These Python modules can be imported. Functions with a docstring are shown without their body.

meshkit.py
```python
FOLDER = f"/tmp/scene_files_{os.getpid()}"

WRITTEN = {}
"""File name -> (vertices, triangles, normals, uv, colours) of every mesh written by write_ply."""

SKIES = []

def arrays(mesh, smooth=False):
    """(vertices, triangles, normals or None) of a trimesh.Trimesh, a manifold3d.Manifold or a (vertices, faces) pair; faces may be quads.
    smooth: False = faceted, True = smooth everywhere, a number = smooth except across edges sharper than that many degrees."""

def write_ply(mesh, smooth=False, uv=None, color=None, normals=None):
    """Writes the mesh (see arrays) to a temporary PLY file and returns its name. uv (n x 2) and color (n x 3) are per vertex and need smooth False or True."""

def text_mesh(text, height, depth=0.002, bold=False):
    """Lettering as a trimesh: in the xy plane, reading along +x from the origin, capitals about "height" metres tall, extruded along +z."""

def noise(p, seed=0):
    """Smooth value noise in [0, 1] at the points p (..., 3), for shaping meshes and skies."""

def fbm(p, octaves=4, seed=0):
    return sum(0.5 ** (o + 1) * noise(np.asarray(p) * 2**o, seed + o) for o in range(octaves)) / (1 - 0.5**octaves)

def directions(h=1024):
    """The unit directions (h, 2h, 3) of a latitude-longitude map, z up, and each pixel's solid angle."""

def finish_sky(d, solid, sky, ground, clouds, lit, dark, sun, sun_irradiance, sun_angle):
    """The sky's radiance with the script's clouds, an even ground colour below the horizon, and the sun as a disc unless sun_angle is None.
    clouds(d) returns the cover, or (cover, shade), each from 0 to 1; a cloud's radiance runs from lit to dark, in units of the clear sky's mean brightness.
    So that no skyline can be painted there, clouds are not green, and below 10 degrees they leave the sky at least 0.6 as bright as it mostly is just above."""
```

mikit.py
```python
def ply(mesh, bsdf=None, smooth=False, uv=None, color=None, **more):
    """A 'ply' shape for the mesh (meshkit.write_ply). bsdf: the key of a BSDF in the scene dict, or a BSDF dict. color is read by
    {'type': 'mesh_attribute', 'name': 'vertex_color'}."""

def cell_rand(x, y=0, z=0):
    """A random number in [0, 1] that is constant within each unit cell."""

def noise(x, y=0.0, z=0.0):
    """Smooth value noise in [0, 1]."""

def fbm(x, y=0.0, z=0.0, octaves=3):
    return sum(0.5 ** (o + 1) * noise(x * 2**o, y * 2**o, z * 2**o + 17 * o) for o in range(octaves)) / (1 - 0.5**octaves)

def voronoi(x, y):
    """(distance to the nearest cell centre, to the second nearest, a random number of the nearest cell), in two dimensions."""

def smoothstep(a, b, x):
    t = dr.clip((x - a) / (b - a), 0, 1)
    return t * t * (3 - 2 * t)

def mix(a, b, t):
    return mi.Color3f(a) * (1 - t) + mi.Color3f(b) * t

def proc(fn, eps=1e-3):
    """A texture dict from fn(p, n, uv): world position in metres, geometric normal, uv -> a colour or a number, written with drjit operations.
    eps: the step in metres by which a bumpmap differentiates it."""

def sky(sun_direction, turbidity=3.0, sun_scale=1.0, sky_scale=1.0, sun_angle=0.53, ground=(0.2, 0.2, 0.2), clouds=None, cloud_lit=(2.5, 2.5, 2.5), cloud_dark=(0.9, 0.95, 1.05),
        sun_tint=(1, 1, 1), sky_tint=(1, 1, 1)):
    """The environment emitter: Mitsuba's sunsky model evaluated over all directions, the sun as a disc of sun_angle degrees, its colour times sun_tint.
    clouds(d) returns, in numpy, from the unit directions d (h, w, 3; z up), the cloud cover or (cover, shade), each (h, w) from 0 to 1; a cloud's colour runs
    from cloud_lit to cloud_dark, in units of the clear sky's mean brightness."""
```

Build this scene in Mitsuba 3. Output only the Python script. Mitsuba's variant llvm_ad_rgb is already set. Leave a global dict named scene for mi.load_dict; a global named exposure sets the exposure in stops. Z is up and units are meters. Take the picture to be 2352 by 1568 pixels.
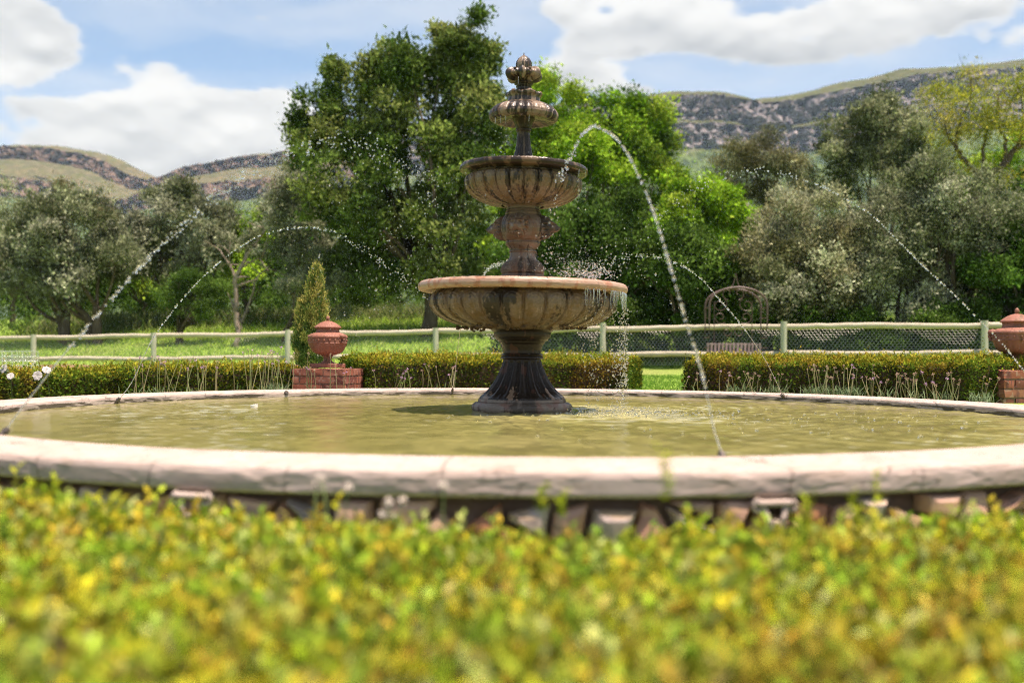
import math
import numpy as np, trimesh, mitsuba as mi, drjit as dr, mikit, meshkit
from mikit import proc, noise, fbm, voronoi, cell_rand, smoothstep, mix

# ------------------------------------------------------------------ camera, sky, exposure
F_PX, CX, CY, HOR, ROLL = 2287.0, 1176.0, 784.0, 818.0, 0.006
EYE = np.array([0.0, 0.0, 0.84])
PITCH = math.atan((HOR - CY) / F_PX)
FWD = np.array([0, math.cos(PITCH), math.sin(PITCH)])
UP0 = np.array([-ROLL, 0, 1.0])
RIGHT = np.cross(FWD, UP0); RIGHT /= np.linalg.norm(RIGHT)
UPV = np.cross(RIGHT, FWD)
T = mi.ScalarTransform4f
FOCUS, APERTURE = 8.6, 0.0132
scene, labels = {}, {}
scene['camera'] = {'type': 'thinlens', 'fov': 2 * math.degrees(math.atan(CX / F_PX)), 'fov_axis': 'x', 'near_clip': 0.05, 'far_clip': 8000.0,
                   'aperture_radius': APERTURE, 'focus_distance': FOCUS,
                   'to_world': T().look_at(origin=EYE.tolist(), target=(EYE + FWD).tolist(), up=UP0.tolist())}
SUN = (0.22, -0.14, 0.97)
exposure = 2.8


def clouds(d):
    az, el = np.arctan2(d[..., 0], d[..., 1]), np.arcsin(np.clip(d[..., 2], -1, 1))
    q = np.stack([d[..., 0], d[..., 1], d[..., 2] * 1.7], -1)
    n1 = meshkit.fbm(q * 9 + 11, 6, 3); n2 = meshkit.fbm(q * 34 + 5, 5, 8)
    warp = (meshkit.fbm(q * 12 + 90, 4, 21) - .5) * .05, (meshkit.fbm(q * 12 + 140, 4, 22) - .5) * .04
    wisp = meshkit.fbm(np.stack([d[..., 0] * 5 + n1 * .7, d[..., 1] * 5, d[..., 2] * 20 + n1], -1) + 40, 5, 5)
    f = np.zeros(az.shape); below = np.zeros(az.shape)
    blobs = [(610, 232, 70, 38, 1), (560, 275, 110, 50, 1), (640, 320, 90, 60, 1), (480, 235, 60, 24, .7), (400, 300, 90, 52, 1), (300, 255, 80, 40, .95), (250, 310, 90, 55, 1), (340, 350, 150, 40, .8), (520, 350, 160, 40, .8),
             (150, 262, 70, 18, .6), (60, 244, 60, 18, .55), (30, 40, 80, 60, .95), (70, 95, 80, 45, 1), (20, 170, 60, 26, .8), (110, 330, 120, 30, .6),
             (752, 124, 40, 18, .7), (650, 134, 34, 14, .55), (400, 192, 46, 16, .5), (968, 108, 55, 36, .8), (1000, 150, 60, 40, .6),
             (1330, 30, 60, 50, .8), (1440, 40, 110, 55, 1), (1600, 55, 120, 60, 1), (1780, 70, 120, 55, 1.05), (1930, 60, 110, 55, 1), (2090, 40, 110, 50, .9), (2210, 20, 80, 40, .7), (1400, 110, 110, 20, .6),
             (1300, 160, 60, 28, .9), (1370, 180, 90, 32, 1), (1450, 200, 60, 18, .9), (2330, 100, 60, 22, .45),
             (900, -260, 300, 90, 1), (-260, 250, 200, 90, 1), (2800, 60, 220, 60, .9), (1700, -330, 400, 90, .9)]
    for x, y, rx, ry, w in blobs:
        a0 = math.atan((x - CX) / F_PX); e0 = math.atan((HOR - y) / F_PX * math.cos(a0))
        dx, dy = (az + warp[0] - a0) / (rx / F_PX), (el + warp[1] - e0) / (ry / F_PX)
        g = w * np.exp(-(dx * dx + dy * dy) * .8)
        f += g; below += g * np.clip(-dy + .2, -1, 1)
    far = 1 - np.exp(-((az / .75) ** 4) - ((el - .2) / .3) ** 4)
    f = f + far * 1.35 * np.clip(meshkit.fbm(q * 3.1 + 70, 4, 2) - .36, 0, 1) * 2.0
    dens = np.minimum(f, 1.15) + 1.5 * (n1 - .5) + 1.25 * (n2 - .5)
    t = np.clip((dens - .42) / .36, 0, 1); cover = t * t * (3 - 2 * t)
    w = np.clip((wisp - .36) / .34, 0, 1) * .42
    cover = np.maximum(cover * .96, w)
    lump = meshkit.fbm(q * 15 + [0, 0, .35], 5, 3) - meshkit.fbm(q * 15 + [0, 0, .05], 5, 3)
    shade = np.clip(.30 + .45 * below / np.maximum(f, .3) + 1.6 * lump + .7 * (n2 - .5), 0, 1) * np.clip((dens - .5) / .35, 0, 1)
    return cover, shade


scene['sky'] = mikit.sky(SUN, turbidity=3, clouds=clouds, cloud_lit=(1.85, 1.85, 1.85), cloud_dark=(1.0, 1.04, 1.1), ground=(.12, .14, .07), sun_tint=(1.0, .965, 1.06), sky_tint=(.86, .77, .77))

rng = np.random.default_rng(7)


def at(px, py, Y):
    """the point seen at (px, py) of the photograph, Y metres in front of the viewpoint"""
    d = FWD + (px - CX) / F_PX * RIGHT - (py - CY) / F_PX * UPV
    return EYE + d * (Y / d[1])


# ------------------------------------------------------------------ helpers
def put(key, mesh, bsdf, smooth=False, color=None, to_world=None, **lab):
    base, n = key, 0
    while key in scene:
        n += 1; key = f'{base}_{n:03d}'
    extra = {'to_world': to_world} if to_world is not None else {}
    scene[key] = mikit.ply(mesh, bsdf, smooth=smooth, color=color, **extra)
    if lab: labels[key] = lab
    return key


USED = {}


def thing(name, label, category, group=None, kind=None):
    n = USED.get(name, -1) + 1; USED[name] = n
    key = name if n == 0 else f'{name}_{n:03d}'
    labels[key] = {'label': label, 'category': category}
    if group: labels[key]['group'] = group
    if kind: labels[key]['kind'] = kind
    return key


class Acc:
    def __init__(self): self.v, self.f, self.c, self.n = [], [], [], 0

    def add(self, v, f, c=None):
        v = np.asarray(v, float); f = np.asarray(f, int)
        if f.shape[1] == 4: f = np.vstack([f[:, [0, 1, 2]], f[:, [0, 2, 3]]])
        self.v.append(v); self.f.append(f + self.n); self.n += len(v)
        if c is not None: self.c.append(np.broadcast_to(c, (len(v), 3)))
        return self

    def mesh(self): return (np.vstack(self.v), np.vstack(self.f))

    def col(self): return np.vstack(self.c)


def tube(points, radii, sides=6, cap=True):
    p = np.asarray(points, float); r = np.broadcast_to(np.asarray(radii, float), (len(p),))
    t = np.gradient(p, axis=0); t /= np.linalg.norm(t, axis=1, keepdims=True) + 1e-12
    ref = np.array([0, 0, 1.0]) if np.abs(t[:, 2]).mean() < .8 else np.array([1.0, .1, 0])
    a = np.cross(t, ref); a /= np.linalg.norm(a, axis=1, keepdims=True) + 1e-12
    b = np.cross(t, a); ang = np.arange(sides) * 2 * np.pi / sides
    v = p[:, None] + r[:, None, None] * (np.cos(ang)[None, :, None] * a[:, None] + np.sin(ang)[None, :, None] * b[:, None])
    i, j = np.meshgrid(np.arange(len(p) - 1), np.arange(sides), indexing='ij')
    q = np.stack([i * sides + j, (i + 1) * sides + j, (i + 1) * sides + (j + 1) % sides, i * sides + (j + 1) % sides], -1).reshape(-1, 4)
    v = v.reshape(-1, 3); f = np.vstack([q[:, [0, 1, 2]], q[:, [0, 2, 3]]])
    if cap:
        n = len(v); v = np.vstack([v, p[0], p[-1]]); e = (len(p) - 1) * sides; k = np.arange(sides)
        f = np.vstack([f, np.stack([k * 0 + n, k, (k + 1) % sides], 1), np.stack([k * 0 + n + 1, e + (k + 1) % sides, e + k], 1)])
    return v, f


def spline(pts, n):
    from scipy.interpolate import CubicSpline, PchipInterpolator
    p = np.asarray(pts, float); s = np.r_[0, np.cumsum(np.linalg.norm(np.diff(p, axis=0), axis=1))]
    return PchipInterpolator(s, p)(np.linspace(0, s[-1], n))


def unit(v): return v / (np.linalg.norm(v, axis=-1, keepdims=True) + 1e-12)


def leaves(c, axis, nrm, length, width, col, fold=.15):
    """leaf blades: c base points, axis the way each grows, nrm its face; two triangles each"""
    axis = unit(axis); side = unit(np.cross(axis, nrm)); nn = np.cross(side, axis)
    L, W = np.broadcast_to(length, len(c))[:, None], np.broadcast_to(width, len(c))[:, None]
    m = c + axis * L * .45
    v = np.stack([c, m - side * W * .5 + nn * W * fold, c + axis * L, m + side * W * .5 + nn * W * fold], 1).reshape(-1, 3)
    k = np.arange(len(c))[:, None] * 4
    f = np.vstack([k + [0, 1, 2], k + [0, 2, 3]])
    return v, f, np.repeat(np.clip(col, .002, 1), 4, axis=0)


def rdir(n, r=rng): return unit(r.normal(size=(n, 3)))


def palette(n, cols, r=rng, spread=.22):
    cols = np.array(cols); k = r.integers(len(cols), size=n); m = r.random((n, 1)); k2 = r.integers(len(cols), size=n)
    return (cols[k] * m + cols[k2] * (1 - m)) * np.exp(r.normal(0, spread, (n, 1)))


def box(cx, cy, cz, sx, sy, sz, bevel=0.0):
    if bevel <= 0:
        m = trimesh.creation.box((sx, sy, sz))
    else:
        h = np.array([sx, sy, sz]) / 2
        pts = [np.array([a, b, c]) * (h - np.array(e) * bevel) for a in (-1, 1) for b in (-1, 1) for c in (-1, 1) for e in ((0, 1, 1), (1, 0, 1), (1, 1, 0))]
        m = trimesh.convex.convex_hull(np.array(pts))
    m.apply_translation((cx, cy, cz)); return np.array(m.vertices), np.array(m.faces)


def rotz(v, a):
    c, s = math.cos(a), math.sin(a); v = np.asarray(v, float)
    return np.stack([v[..., 0] * c - v[..., 1] * s, v[..., 0] * s + v[..., 1] * c, v[..., 2]], -1)


def revolve(profile, nt, np_, disp=None, center=(0, 0), tilt=(0, 0, 0)):
    """a turned surface with carved relief; profile (r, z) top to bottom, resampled evenly to np_ points"""
    p = np.asarray(profile, float); s = np.r_[0, np.cumsum(np.linalg.norm(np.diff(p, axis=0), axis=1))]
    u = np.linspace(0, s[-1], np_); u = np.sort(np.unique(np.r_[u, s])) if np_ > 0 else s
    r, z = np.interp(u, s, p[:, 0]), np.interp(u, s, p[:, 1])
    th = np.arange(nt) * 2 * np.pi / nt
    TH, R = np.meshgrid(th, r); _, Z = np.meshgrid(th, z); _, U = np.meshgrid(th, u)
    if disp is not None: R, Z = disp(TH, R, Z, U)
    v = np.stack([R * np.sin(TH), -R * np.cos(TH), Z], -1).reshape(-1, 3)
    i, j = np.meshgrid(np.arange(len(u) - 1), np.arange(nt), indexing='ij')
    q = np.stack([i * nt + j, (i + 1) * nt + j, (i + 1) * nt + (j + 1) % nt, i * nt + (j + 1) % nt], -1).reshape(-1, 4)
    if any(tilt):
        ax, ay, z0 = tilt; v = v - [0, 0, z0]
        v = v @ (trimesh.transformations.rotation_matrix(ay, [0, 1, 0]) @ trimesh.transformations.rotation_matrix(ax, [1, 0, 0]))[:3, :3].T + [0, 0, z0]
    v = v + [center[0], center[1], 0]
    return v, np.vstack([q[:, [0, 1, 2]], q[:, [0, 2, 3]]])


def blob(c, r, sub=2):
    m = trimesh.creation.icosphere(subdivisions=sub); return np.array(m.vertices) * r + c, np.array(m.faces)


# ------------------------------------------------------------------ materials
def two(d): return {'type': 'twosided', 'bsdf': d}


VC = {'type': 'mesh_attribute', 'name': 'vertex_color'}
scene['mat_leaf'] = {'type': 'principledthin', 'base_color': VC, 'roughness': .32, 'diff_trans': .5, 'spec_trans': 0.0, 'eta': 1.5}
scene['mat_gloss_leaf'] = {'type': 'principledthin', 'base_color': VC, 'roughness': .27, 'diff_trans': .5, 'spec_trans': 0.0, 'eta': 1.6}
scene['mat_matte'] = two({'type': 'diffuse', 'reflectance': VC})
scene['mat_bark'] = two({'type': 'diffuse', 'reflectance': proc(lambda p, n, uv: mix((.05, .038, .028), (.17, .135, .105), fbm(p.x * 9, p.y * 9, p.z * 3, 3)))})
scene['mat_pale_bark'] = two({'type': 'diffuse', 'reflectance': proc(lambda p, n, uv: mix((.13, .10, .08), (.36, .30, .25), fbm(p.x * 7, p.y * 7, p.z * 2, 3)))})
scene['mat_core'] = two({'type': 'diffuse', 'reflectance': proc(lambda p, n, uv: mix((.06, .042, .028), (.14, .10, .07), fbm(p.x * 40, p.y * 40, p.z * 40, 2)))})


def lawn_fn(p, n, uv):
    a = fbm(p.x * 1.3, p.y * 1.3, 0, 4); b = noise(p.x * 14, p.y * 14); c = noise(p.x * 60, p.y * 60)
    g = mix((.13, .23, .035), (.24, .34, .07), a * .7 + b * .3)
    g = mix(g, (.20, .20, .08), smoothstep(.55, .8, fbm(p.x * .5 + 9, p.y * .5, 3, 3)) * .6)
    return g * (.7 + .6 * c)


scene['mat_lawn'] = two({'type': 'diffuse', 'reflectance': proc(lawn_fn)})
scene['mat_soil'] = two({'type': 'diffuse', 'reflectance': proc(lambda p, n, uv: mix((.13, .075, .045), (.26, .17, .11), fbm(p.x * 20, p.y * 20, p.z * 20, 3)))})


def plaster_fn(p, n, uv):
    a = fbm(p.x * 3, p.y * 3, p.z * 6, 4); b = fbm(p.x * 26, p.y * 26, p.z * 40, 3); c = noise(p.x * 160, p.y * 160, p.z * 160)
    col = mix((.36, .29, .25), (.46, .395, .36), a)
    col = mix(col, (.28, .225, .175), smoothstep(.56, .74, b) * .5)
    moss = smoothstep(.52, .62, fbm(p.x * 5 + 7, p.y * 5, p.z * 11, 4)) * .22
    ang = dr.atan2(p.x - .06, p.y - 6.83); w1 = ang * 8.0 + .10 * fbm(p.x * 9, p.y * 9, p.z * 14, 3); g1 = dr.abs(w1 - dr.floor(w1) - .5)
    crack = smoothstep(.012, .003, g1) * smoothstep(.30, .5, cell_rand(dr.floor(w1), 3, 1) + .0)
    v1 = fbm(p.x * 4 + 30, p.y * 4, p.z * 9, 4); crack = dr.maximum(crack, smoothstep(.012, .004, dr.abs(v1 - .5)) * smoothstep(.5, .6, noise(p.x * 2.3, p.y * 2.3, 4)))
    return mix(mix(col, (.30, .25, .20), moss), (.10, .08, .065), crack * .75) * (.92 + .16 * c)


def plaster_bump(p, n, uv):
    a = fbm(p.x * 38, p.y * 38, p.z * 60, 4); b = smoothstep(.42, .6, fbm(p.x * 7, p.y * 7, p.z * 22, 3))
    return a * .0022 * (.35 + b) + b * .0016


scene['mat_plaster'] = two({'type': 'bumpmap', 'arbitrary': {**proc(plaster_bump, .0015)}, 'scale': 1.0, 'bsdf': {'type': 'diffuse', 'reflectance': proc(plaster_fn)}})


def wetwall_fn(p, n, uv):
    b = fbm(p.x * 9, p.y * 9, p.z * 30, 4); a = fbm(p.x * 40, p.y * 40, p.z * 60, 2)
    return mix(mix((.40, .355, .31), (.27, .23, .19), a), (.09, .08, .06), smoothstep(.5, .62, b + (.482 - p.z) * 3.2))


scene['mat_wet_wall'] = two({'type': 'bumpmap', 'arbitrary': {**proc(plaster_bump, .0015)}, 'scale': 1.0, 'bsdf': {'type': 'diffuse', 'reflectance': proc(wetwall_fn)}})
STONES = [((.32, .15, .10), (.50, .29, .21)), ((.36, .19, .14), (.54, .36, .28)), ((.30, .11, .065), (.48, .23, .12)), ((.30, .24, .22), (.46, .39, .36)), ((.40, .23, .16), (.58, .40, .31))]
for i, (a, b) in enumerate(STONES):
    def stone_fn(p, n, uv, a=a, b=b):
        w = fbm(p.x * 14, p.y * 14, p.z * 14, 4); s = fbm(p.x * 6 + 3, p.y * 6, p.z * 30, 3)
        c = mix(a, b, w); return mix(mix(c, (.55, .36, .16), smoothstep(.56, .66, s) * .5), (.10, .07, .06), smoothstep(.62, .72, w) * .6)
    scene[f'mat_stone_{i}'] = two({'type': 'principled', 'base_color': proc(stone_fn), 'roughness': .62, 'specular': .4})
scene['mat_mortar'] = two({'type': 'diffuse', 'reflectance': proc(lambda p, n, uv: mix((.16, .10, .07), (.27, .19, .14), fbm(p.x * 30, p.y * 30, p.z * 30, 3)))})
for i, (a, b) in enumerate([((.22, .078, .05), (.33, .14, .095)), ((.27, .11, .075), (.37, .18, .125)), ((.15, .058, .045), (.25, .11, .085))]):
    def brick_fn(p, n, uv, a=a, b=b):
        w = fbm(p.x * 18, p.y * 18, p.z * 18, 4); s = fbm(p.x * 30 + 4, p.y * 30, p.z * 4, 3)
        c = mix(a, b, w); return mix(mix(c, (.10, .06, .06), smoothstep(.58, .74, s) * .7), (.38, .27, .21), smoothstep(.66, .8, noise(p.x * 45, p.y * 45, p.z * 30)) * .6)
    scene[f'mat_brick_{i}'] = two({'type': 'diffuse', 'reflectance': proc(brick_fn)})


def terra_fn(p, n, uv):
    a = fbm(p.x * 9, p.y * 9, p.z * 12, 4); b = fbm(p.x * 50, p.y * 50, p.z * 50, 2); s = fbm(p.x * 24, p.y * 24, p.z * 4, 3)
    c = mix((.17, .066, .042), (.27, .12, .085), a); c = mix(c, (.20, .10, .045), smoothstep(.5, .7, s) * .55)
    return mix(c, (.06, .03, .022), smoothstep(.55, .72, b * .5 + s * .5) * .75) * (.85 + .3 * b)


scene['mat_terracotta'] = two({'type': 'principled', 'base_color': proc(terra_fn), 'roughness': .6, 'specular': .35})

FX, FY = 0.075, 7.28
WATER = 0.443


def f_noise(p):
    q = (p.x - FX, p.y - FY)
    return fbm(q[0] * 7, q[1] * 7, p.z * 5, 4), fbm(q[0] * 26, q[1] * 26, p.z * 8, 3), fbm(q[0] * 90, q[1] * 90, p.z * 90, 2)


def streak(p, f, o):
    """runs of algae down the stone: many across, long downwards, with ragged edges"""
    th = dr.atan2(p.x - FX, p.y - FY)
    return fbm(dr.cos(th) * f + o, dr.sin(th) * f, p.z * 2.2, 3) * .7 + .3 * fbm(p.x * 60 + o, p.y * 60, p.z * 24, 3)


def bowl_fn(p, n, uv):
    a, b, c = f_noise(p)
    col = mix((.085, .062, .042), (.165, .125, .092), a)
    col = mix(col, (.105, .06, .018), smoothstep(.46, .64, b) * .6)
    col = mix(col, (.013, .010, .008), smoothstep(.50, .60, streak(p, 9, 3)) * .93)
    return col * (.7 + .6 * c)


def rim_fn(p, n, uv):
    a, b, c = f_noise(p)
    col = mix((.27, .165, .115), (.38, .28, .21), a * .6 + c * .4)
    col = mix(col, (.28, .11, .055), smoothstep(.48, .62, b) * .65)
    return mix(col, (.07, .042, .028), smoothstep(.58, .72, c * .4 + b * .6) * .6)


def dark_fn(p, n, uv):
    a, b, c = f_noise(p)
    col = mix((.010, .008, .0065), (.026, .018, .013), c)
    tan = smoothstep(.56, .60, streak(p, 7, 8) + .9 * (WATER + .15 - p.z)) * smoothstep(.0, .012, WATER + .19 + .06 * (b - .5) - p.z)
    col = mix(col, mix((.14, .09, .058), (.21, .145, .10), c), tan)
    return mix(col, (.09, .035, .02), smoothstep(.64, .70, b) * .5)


def foot_fn(p, n, uv):
    a, b, c = f_noise(p)
    col = mix((.11, .088, .068), (.23, .185, .15), c * .6 + a * .4); col = mix(col, (.16, .075, .05), smoothstep(.5, .65, b) * .6)
    return mix(col, (.03, .024, .018), smoothstep(.5, .62, streak(p, 6, 1)) * .75)


def red_fn(p, n, uv):
    a, b, c = f_noise(p)
    col = mix((.072, .050, .035), (.15, .108, .08), c * .5 + a * .5); col = mix(col, (.10, .05, .026), smoothstep(.46, .6, b) * .7)
    col = mix(col, (.22, .175, .14), smoothstep(.58, .7, a) * .4)
    return mix(col, (.016, .011, .008), smoothstep(.52, .62, streak(p, 6, 5)) * .85)


def top_fn(p, n, uv):
    a, b, c = f_noise(p)
    col = mix((.12, .08, .055), (.25, .19, .14), a * .5 + c * .5); col = mix(col, (.12, .055, .022), smoothstep(.5, .64, b) * .7)
    return mix(col, (.011, .009, .0075), smoothstep(.44, .54, streak(p, 7, 2) * .7 + .3 * b) * .93)


def stem_fn(p, n, uv):
    a, b, c = f_noise(p)
    col = mix((.012, .009, .0075), (.032, .022, .016), c)
    return mix(col, (.14, .095, .06), smoothstep(.55, .63, streak(p, 8, 6)) * .7)


def grain(p, n, uv): return fbm(p.x * 120, p.y * 120, p.z * 120, 3) * .0028


for nm, fn, ro in (('bowl', bowl_fn, .42), ('rim', rim_fn, .36), ('dark', dark_fn, .3), ('foot', foot_fn, .42), ('red', red_fn, .45), ('top', top_fn, .32), ('stem', stem_fn, .26)):
    scene[f'mat_f_{nm}'] = two({'type': 'bumpmap', 'arbitrary': proc(grain, .001), 'scale': 1.0, 'bsdf': {'type': 'principled', 'base_color': proc(fn), 'roughness': ro, 'specular': .28 if nm in ('dark', 'stem', 'foot') else .42}})


def post_fn(p, n, uv):
    a = fbm(p.x * 20, p.y * 20, p.z * 3, 3); return mix((.30, .31, .24), (.48, .48, .40), a)


def rail_fn(p, n, uv):
    a = fbm(p.x * 3, p.y * 20, p.z * 20, 3); return mix((.30, .27, .20), (.50, .465, .38), a)


scene['mat_post'] = two({'type': 'diffuse', 'reflectance': proc(post_fn)})
scene['mat_rail'] = two({'type': 'diffuse', 'reflectance': proc(rail_fn)})
scene['mat_wire'] = two({'type': 'principled', 'base_color': {'type': 'rgb', 'value': [.42, .42, .40]}, 'roughness': .45, 'metallic': .6})
scene['mat_rust'] = two({'type': 'principled', 'base_color': proc(lambda p, n, uv: mix((.04, .024, .02), (.10, .062, .054), fbm(p.x * 12, p.y * 12, p.z * 8, 3))), 'roughness': .5})
scene['mat_slat'] = two({'type': 'diffuse', 'reflectance': proc(lambda p, n, uv: mix((.22, .17, .16), (.34, .275, .26), fbm(p.x * 22, p.y * 22, p.z * 4, 3)))})
scene['mat_acrylic'] = {'type': 'roughdielectric', 'int_ior': 1.49, 'alpha': .18, 'distribution': 'ggx'}
scene['mat_drop'] = {'type': 'roughdielectric', 'int_ior': 1.33, 'alpha': .16, 'distribution': 'ggx'}
scene['mat_petal'] = {'type': 'principledthin', 'base_color': {'type': 'rgb', 'value': [.66, .66, .63]}, 'roughness': .6, 'diff_trans': .7}
scene['mat_wax'] = two({'type': 'roughplastic', 'diffuse_reflectance': {'type': 'rgb', 'value': [.82, .80, .76]}, 'alpha': .2})
scene['mat_nozzle'] = two({'type': 'principled', 'base_color': proc(lambda p, n, uv: mix((.04, .035, .03), (.16, .14, .12), noise(p.x * 200, p.y * 200, p.z * 200))), 'roughness': .35, 'metallic': .4})


def water_fn(p, n, uv):
    a = fbm(p.x * 1.1, p.y * 1.1, 0, 3); b = fbm(p.x * 6, p.y * 6, 4, 3)
    return mix(mix((.20, .19, .06), (.30, .28, .11), a), (.12, .115, .036), smoothstep(.50, .66, b) * .55)


scene['mat_water'] = {'type': 'roughplastic', 'diffuse_reflectance': proc(water_fn), 'alpha': .02, 'int_ior': 1.33, 'nonlinear': False}

# ------------------------------------------------------------------ ground
PCX, PCY, R_IN, R_OUT, RIM = 0.06, 6.83, 3.43, 3.84, 0.50


def sstep(a, b, x):
    t = np.clip((np.asarray(x, float) - a) / (b - a), 0, 1); return t * t * (3 - 2 * t)


def fence_y(x): return np.clip(27.6 - 6.0 * (np.asarray(x, float) + 13.3) / 23.6, 15, 33)


def ground_z(x, y):
    x, y = np.asarray(x, float), np.asarray(y, float)
    fy = fence_y(x); gf = .33 + .0125 * np.clip(x + 13.3, -15, 40)
    base = .43 * sstep(2.2, 8.5, y) + .006 * x * sstep(6, 12, y)
    mid = base + (gf - base) * sstep(12, 1, 0) if False else base * (1 - sstep(13, 24, y)) + gf * sstep(13, 24, y)
    mid = mid - .33 * np.exp(-((x + 13) / 5) ** 2 - ((y - 23.5) / 3.0) ** 2)
    up = np.clip(y - fy - .8, 0, 13) * .125 + np.clip(y - fy - 13.8, 0, 900) * .035
    return mid + up + .03 * (meshkit.noise(np.stack([x * .6, y * .6, x * 0], -1)) - .5) * sstep(11, 16, y)


xs = np.unique(np.r_[np.linspace(-900, -60, 22), np.linspace(-60, -18, 40), np.linspace(-18, 18, 145), np.linspace(18, 60, 40), np.linspace(60, 900, 22)])
ys = np.unique(np.r_[np.linspace(-300, -10, 14), np.linspace(-10, 14, 97), np.linspace(14, 60, 160), np.linspace(60, 1000, 40)])
GX, GY = np.meshgrid(xs, ys)
GZ = ground_z(GX, GY)
hole = np.hypot(GX - PCX, GY - PCY) < R_OUT - .28
GZ = np.where(hole, -.25, GZ)
i, j = np.meshgrid(np.arange(len(ys) - 1), np.arange(len(xs) - 1), indexing='ij')
n_ = len(xs)
quad = np.stack([i * n_ + j, i * n_ + j + 1, (i + 1) * n_ + j + 1, (i + 1) * n_ + j], -1).reshape(-1, 4)
put('lawn', (np.stack([GX, GY, GZ], -1).reshape(-1, 3), quad), 'mat_lawn', smooth=True, label='green lawn running from the pool to the tree line', category='lawn', kind='structure')


# reddish bare soil strip under the fence at the left
def strip(x0, x1, n, yo0, yo1, dz):
    x = np.linspace(x0, x1, n); w = .35 * (meshkit.noise(np.stack([x * .9, x * 0, x * 0], -1)) - .5)
    rows = []
    for t in np.linspace(0, 1, 6):
        y = fence_y(x) + yo0 + (yo1 - yo0) * t + w
        rows.append(np.stack([x, y, ground_z(x, y) + dz], -1))
    v = np.vstack(rows); i, j = np.meshgrid(np.arange(5), np.arange(n - 1), indexing='ij')
    return v, np.stack([i * n + j, i * n + j + 1, (i + 1) * n + j + 1, (i + 1) * n + j], -1).reshape(-1, 4)


put('soil_path', strip(-19, -5.5, 90, .9, 2.1, .02), 'mat_soil', smooth=True, label='strip of reddish bare soil under the fence at the left', category='path', kind='structure')


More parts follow.
